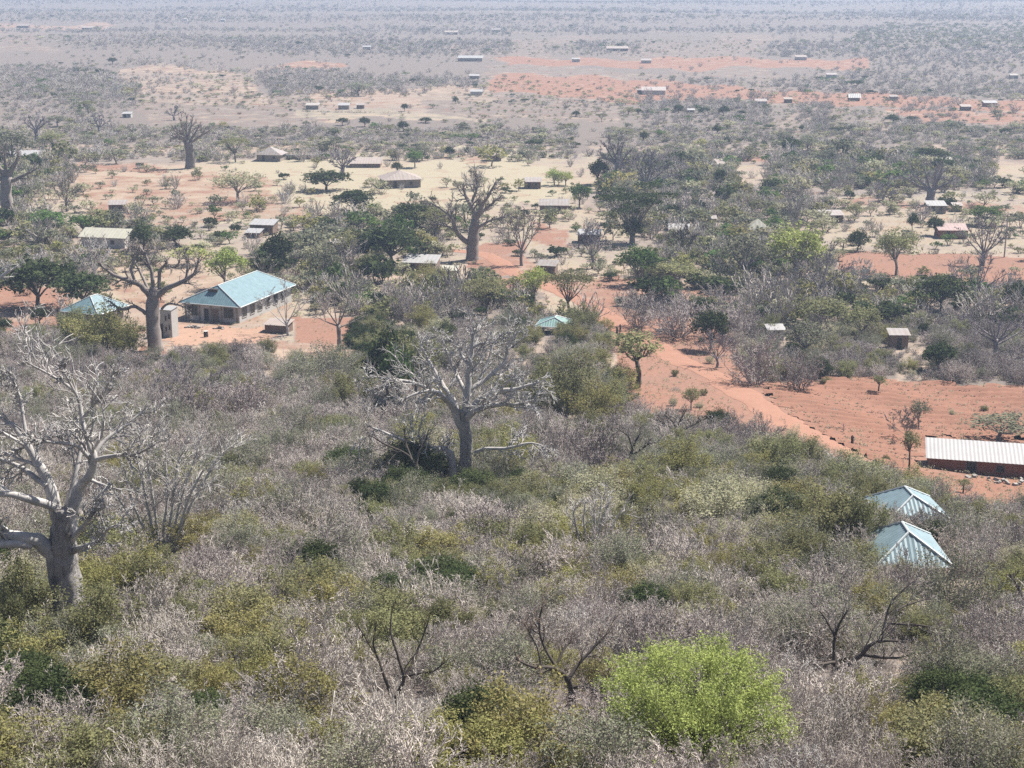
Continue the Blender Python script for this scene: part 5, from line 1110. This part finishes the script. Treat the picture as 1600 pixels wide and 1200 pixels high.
# plain: random points, thinner with distance
nfar = 0
for i in range(170000):
    u = R.random(); yy = 250 * (2600 / 250) ** (u ** .95); xx = R.uniform(-1, 1) * (yy * .42 + 10)
    t = try_point(xx, yy, 1, 0, 0, 0)
    if not t: continue
    px, py, dd, z, c, dens, L = t
    st = .5 + .5 * math.sin(yy * .021 + .9 * math.sin(xx * .009) + 1.2 * math.sin(yy * .0047)) * math.cos(xx * .006 + yy * .0031)
    bl = px > 1390 + 60 * math.sin(yy * .004) and 38 < py < 76  # cloud shadow zone, darkened by packing in grey scrub
    if bl: dens = 1.0
    elif dd > 420:
        st = .5 + .3 * math.sin(yy * .019 + .7 * math.sin(xx * .004) + 1.5 * math.sin(yy * .0041)) + .25 * math.sin(xx * .011 + yy * .005) * math.sin(yy * .009 - xx * .003) + .15 * math.sin(xx * .037) * math.sin(yy * .03)
        dens *= max(.05, 2.3 * st - .45)
        if dd < 800 and c == 'o': dens = max(dens, .75) * 1.35
    if R.random() > dens * (.235 if dd < 420 else .5): continue
    if dd < 700 and road_dist(xx, yy) < 1.0: continue
    k = pick(L, R.random())
    if k in ('olive', 'dark', 'yellow') and dd > 350 and R.random() < .45: k = R.choice(('pale', 'greyleaf', 'dry_pink', 'dry_white'))
    if dd > 480 and k in ('olive', 'dark', 'yellow', 'dry_violet') and R.random() < .6: k = R.choice(('pale', 'greyleaf', 'dry_pink', 'dry_pink', 'dry_white'))  # paler kinds far out: part of the haze's fading put into colour
    if R.random() < (.09 if dd < 480 else .03): k = 'green' if R.random() < .6 else 'dark'
    if bl: k = R.choice(('greyleaf', 'greyleaf', 'olive', 'dry_violet'))
    sz = R.lognormvariate(0, .38) * (.82 if c != 'm' else .68) * (1 + min(.6, dd / 3000))
    if dd > 480: sz *= .66
    if dd > 350 and R.random() < .05: sz *= 1.6
    if blocked(xx, yy, .6): continue
    for bx, by, br in LOW:
        if (xx-bx)**2 + (yy-by)**2 < br*br: sz = min(sz, R.uniform(.25, .4))
    far.append(('far_' + k, xx, yy, z, px, py, dd, min(3.0, max(.35, sz))))
# the largest near shrubs are things of their own
near.sort(key=lambda a: -a[7] / a[6])
LIMIT = {'dry_shrub': 290, 'olive_shrub': 200, 'yellow_shrub': 200, 'evergreen_shrub': 150, 'straw_shrub': 180, 'grey_green_shrub': 200}
rest = []
for a in near:
    k, x, y, z, px, py, dd, sz = a; nm, ds, cat = SHR[k]
    vis = -20 < px < 1620 and py < 1260
    if not vis or COUNT.get(nm, 0) >= LIMIT[nm]: rest.append(a); continue
    COUNT[nm] = COUNT.get(nm, 0) + 1; pr = R.choice(PROTO[k]); lab = ds + " in thicket " + where(px, py - 20)
    REG.append(place_leafy(pr, nm, (x, y, z - .05), 3.0 * sz, pr[3] * sz * R.uniform(.8, 1.15), R.uniform(0, 6.28), lab, cat, lab))
ordinals()
# everything past that: one object of scrub, copies of the same shrubs
def scatter(name, pts, label):
    kinds = sorted(set(a[0] for a in pts)); col = bpy.data.collections.new(name + "_shapes"); order = []; idx = {}
    for k in kinds:
        idx[k] = []
        for (st, lf, w, h) in PROTO[k]:
            if lf is None: me = st
            else:
                me = st.copy(); n0 = len(st.vertices)
                A = np.empty(n0*3, np.float32); st.vertices.foreach_get("co", A); Bv = np.empty(len(lf.vertices)*3, np.float32); lf.vertices.foreach_get("co", Bv)
                fs = [tuple(p.vertices) for p in st.polygons]; ns = len(fs); fs += [tuple(n0 + v for v in p.vertices) for p in lf.polygons]
                me = bpy.data.meshes.new("scrub_shape"); me.from_pydata(np.concatenate([A, Bv]).reshape(-1, 3).tolist(), [], fs)
                me.materials.append(st.materials[0]); me.materials.append(lf.materials[0]); me.polygons.foreach_set("material_index", [0]*ns + [1]*(len(fs)-ns)); me.update()
            o = bpy.data.objects.new(f"shape_{len(order):03d}", me); col.objects.link(o); idx[k].append(len(order)); order.append(o)
    me = bpy.data.meshes.new(name); me.from_pydata([(a[1], a[2], a[3] - .05) for a in pts], [], [])
    at = me.attributes.new("pick", 'INT', 'POINT'); at.data.foreach_set("value", [R.choice(idx[a[0]]) for a in pts])
    at = me.attributes.new("turn", 'FLOAT_VECTOR', 'POINT'); at.data.foreach_set("vector", [v for a in pts for v in (R.uniform(-.06, .06), R.uniform(-.06, .06), R.uniform(0, 6.28))])
    at = me.attributes.new("size", 'FLOAT_VECTOR', 'POINT'); at.data.foreach_set("vector", [v for a in pts for v in (a[7], a[7], a[7] * R.uniform(.75, 1.2) * (.7 if a[6] > 480 else 1))])
    ng = bpy.data.node_groups.new(name + "_nodes", 'GeometryNodeTree'); ng.interface.new_socket("Geometry", in_out='INPUT', socket_type='NodeSocketGeometry'); ng.interface.new_socket("Geometry", in_out='OUTPUT', socket_type='NodeSocketGeometry')
    gi, go = ng.nodes.new("NodeGroupInput"), ng.nodes.new("NodeGroupOutput"); ci = ng.nodes.new("GeometryNodeCollectionInfo"); ci.inputs["Collection"].default_value = col; ci.inputs["Separate Children"].default_value = True; ci.inputs["Reset Children"].default_value = True
    ip = ng.nodes.new("GeometryNodeInstanceOnPoints"); ip.inputs["Pick Instance"].default_value = True
    def na(nm, ty):
        n = ng.nodes.new("GeometryNodeInputNamedAttribute"); n.data_type = ty; n.inputs["Name"].default_value = nm; return n.outputs["Attribute"]
    er = ng.nodes.new("FunctionNodeEulerToRotation")
    ng.links.new(gi.outputs[0], ip.inputs["Points"]); ng.links.new(ci.outputs[0], ip.inputs["Instance"]); ng.links.new(na("pick", 'INT'), ip.inputs["Instance Index"])
    ng.links.new(na("turn", 'FLOAT_VECTOR'), er.inputs[0]); ng.links.new(er.outputs[0], ip.inputs["Rotation"]); ng.links.new(na("size", 'FLOAT_VECTOR'), ip.inputs["Scale"]); ng.links.new(ip.outputs[0], go.inputs[0])
    o = link(me, name); md = o.modifiers.new("scatter", 'NODES'); md.node_group = ng
    tag(o, label, "scrub", None, "stuff"); return o
scatter("thicket_scrub", rest, "dense dry scrub of the slope and its foot")
scatter("plain_scrub", far, "scattered dry scrub thinning out over the far plain")

# weeds on bare soil
def weeds():
    pts = []
    for i in range(5200):
        px, py = (R.uniform(1000, 1700), R.uniform(530, 800)) if i < 2200 else (R.uniform(-60, 1660), R.uniform(300, 560))
        c = hit(px, py)
        if road_dist(c.x, c.y) < .1 and R.random() < .93: continue
        pts.append((c.x, c.y, c.z, R.uniform(.12, .5) * (1.5 if R.random() < .1 else 1)))
    n = len(pts); P = np.array(pts); per = 16
    C = np.repeat(P[:, :3], per, 0); s = np.repeat(P[:, 3], per)
    a = NP.uniform(0, 6.28, n*per); rr = NP.uniform(0, 1, n*per) * s * 1.1
    C[:, 0] += np.cos(a) * rr; C[:, 1] += np.sin(a) * rr; C[:, 2] += NP.uniform(0, 1, n*per) * s * .9 + .06
    tag(link(quads_mesh("ground_weeds", leaf_quads(C, .13), M['leaf_pale']), "ground_weeds"), "low dry weeds dotted over the bare soil", "weeds", None, "stuff")
weeds()
def stubble():
    C = []
    Q = [(p.x, p.y) for p in (hit(x, y) for x, y in [(1186, 608), (1330, 592), (1480, 600), (1750, 612), (1760, 690), (1450, 682), (1400, 742), (1330, 715)])]
    x0, x1 = min(q[0] for q in Q), max(q[0] for q in Q); y0, y1 = min(q[1] for q in Q), max(q[1] for q in Q)
    for i in range(2600):
        x, y = R.uniform(x0, x1), R.uniform(y0, y1)
        w = y + .12 * x + .8 * math.sin(x * .07) + .25 * math.sin(x * .6)
        if not inpoly(x, y, Q) or road_dist(x, y) < .4 or math.sin(w * 2.2) > -.2 + R.gauss(0, .35): continue
        s_ = R.uniform(.08, .26) * (2 if R.random() < .06 else 1); z = ground(x, y) + .08
        for k in range(14): C.append((x + R.gauss(0, s_ * 1.3), y + R.gauss(0, s_ * .5), z + abs(R.gauss(0, s_ * .6))))
    tag(link(quads_mesh("field_stubble", leaf_quads(np.array(C), .11), M['twig_brown']), "field_stubble"), "dark stubble and dry weeds along the furrows of the red field", "stubble", None, "stuff")
stubble()

# ------------------------------------------------------------------ haze over the plain
hb = MB().box(-16000, -500, -8, 16000, 31000, 84)
hm, hn = new_mat("haze_air"); ho = N(hn, "ShaderNodeOutputMaterial"); pv = N(hn, "ShaderNodeVolumePrincipled")
pv.inputs["Color"].default_value = (.60, .75, 1.0, 1); pv.inputs["Density"].default_value = HAZE; pv.inputs["Anisotropy"].default_value = .2
hn.links.new(pv.outputs[0], ho.inputs["Volume"])
tag(link(hb.mesh("haze", hm), "haze"), "pale blue haze lying over the plain", "haze", None, "stuff")
print("near", len(near), "rest", len(rest), "far", len(far), COUNT)
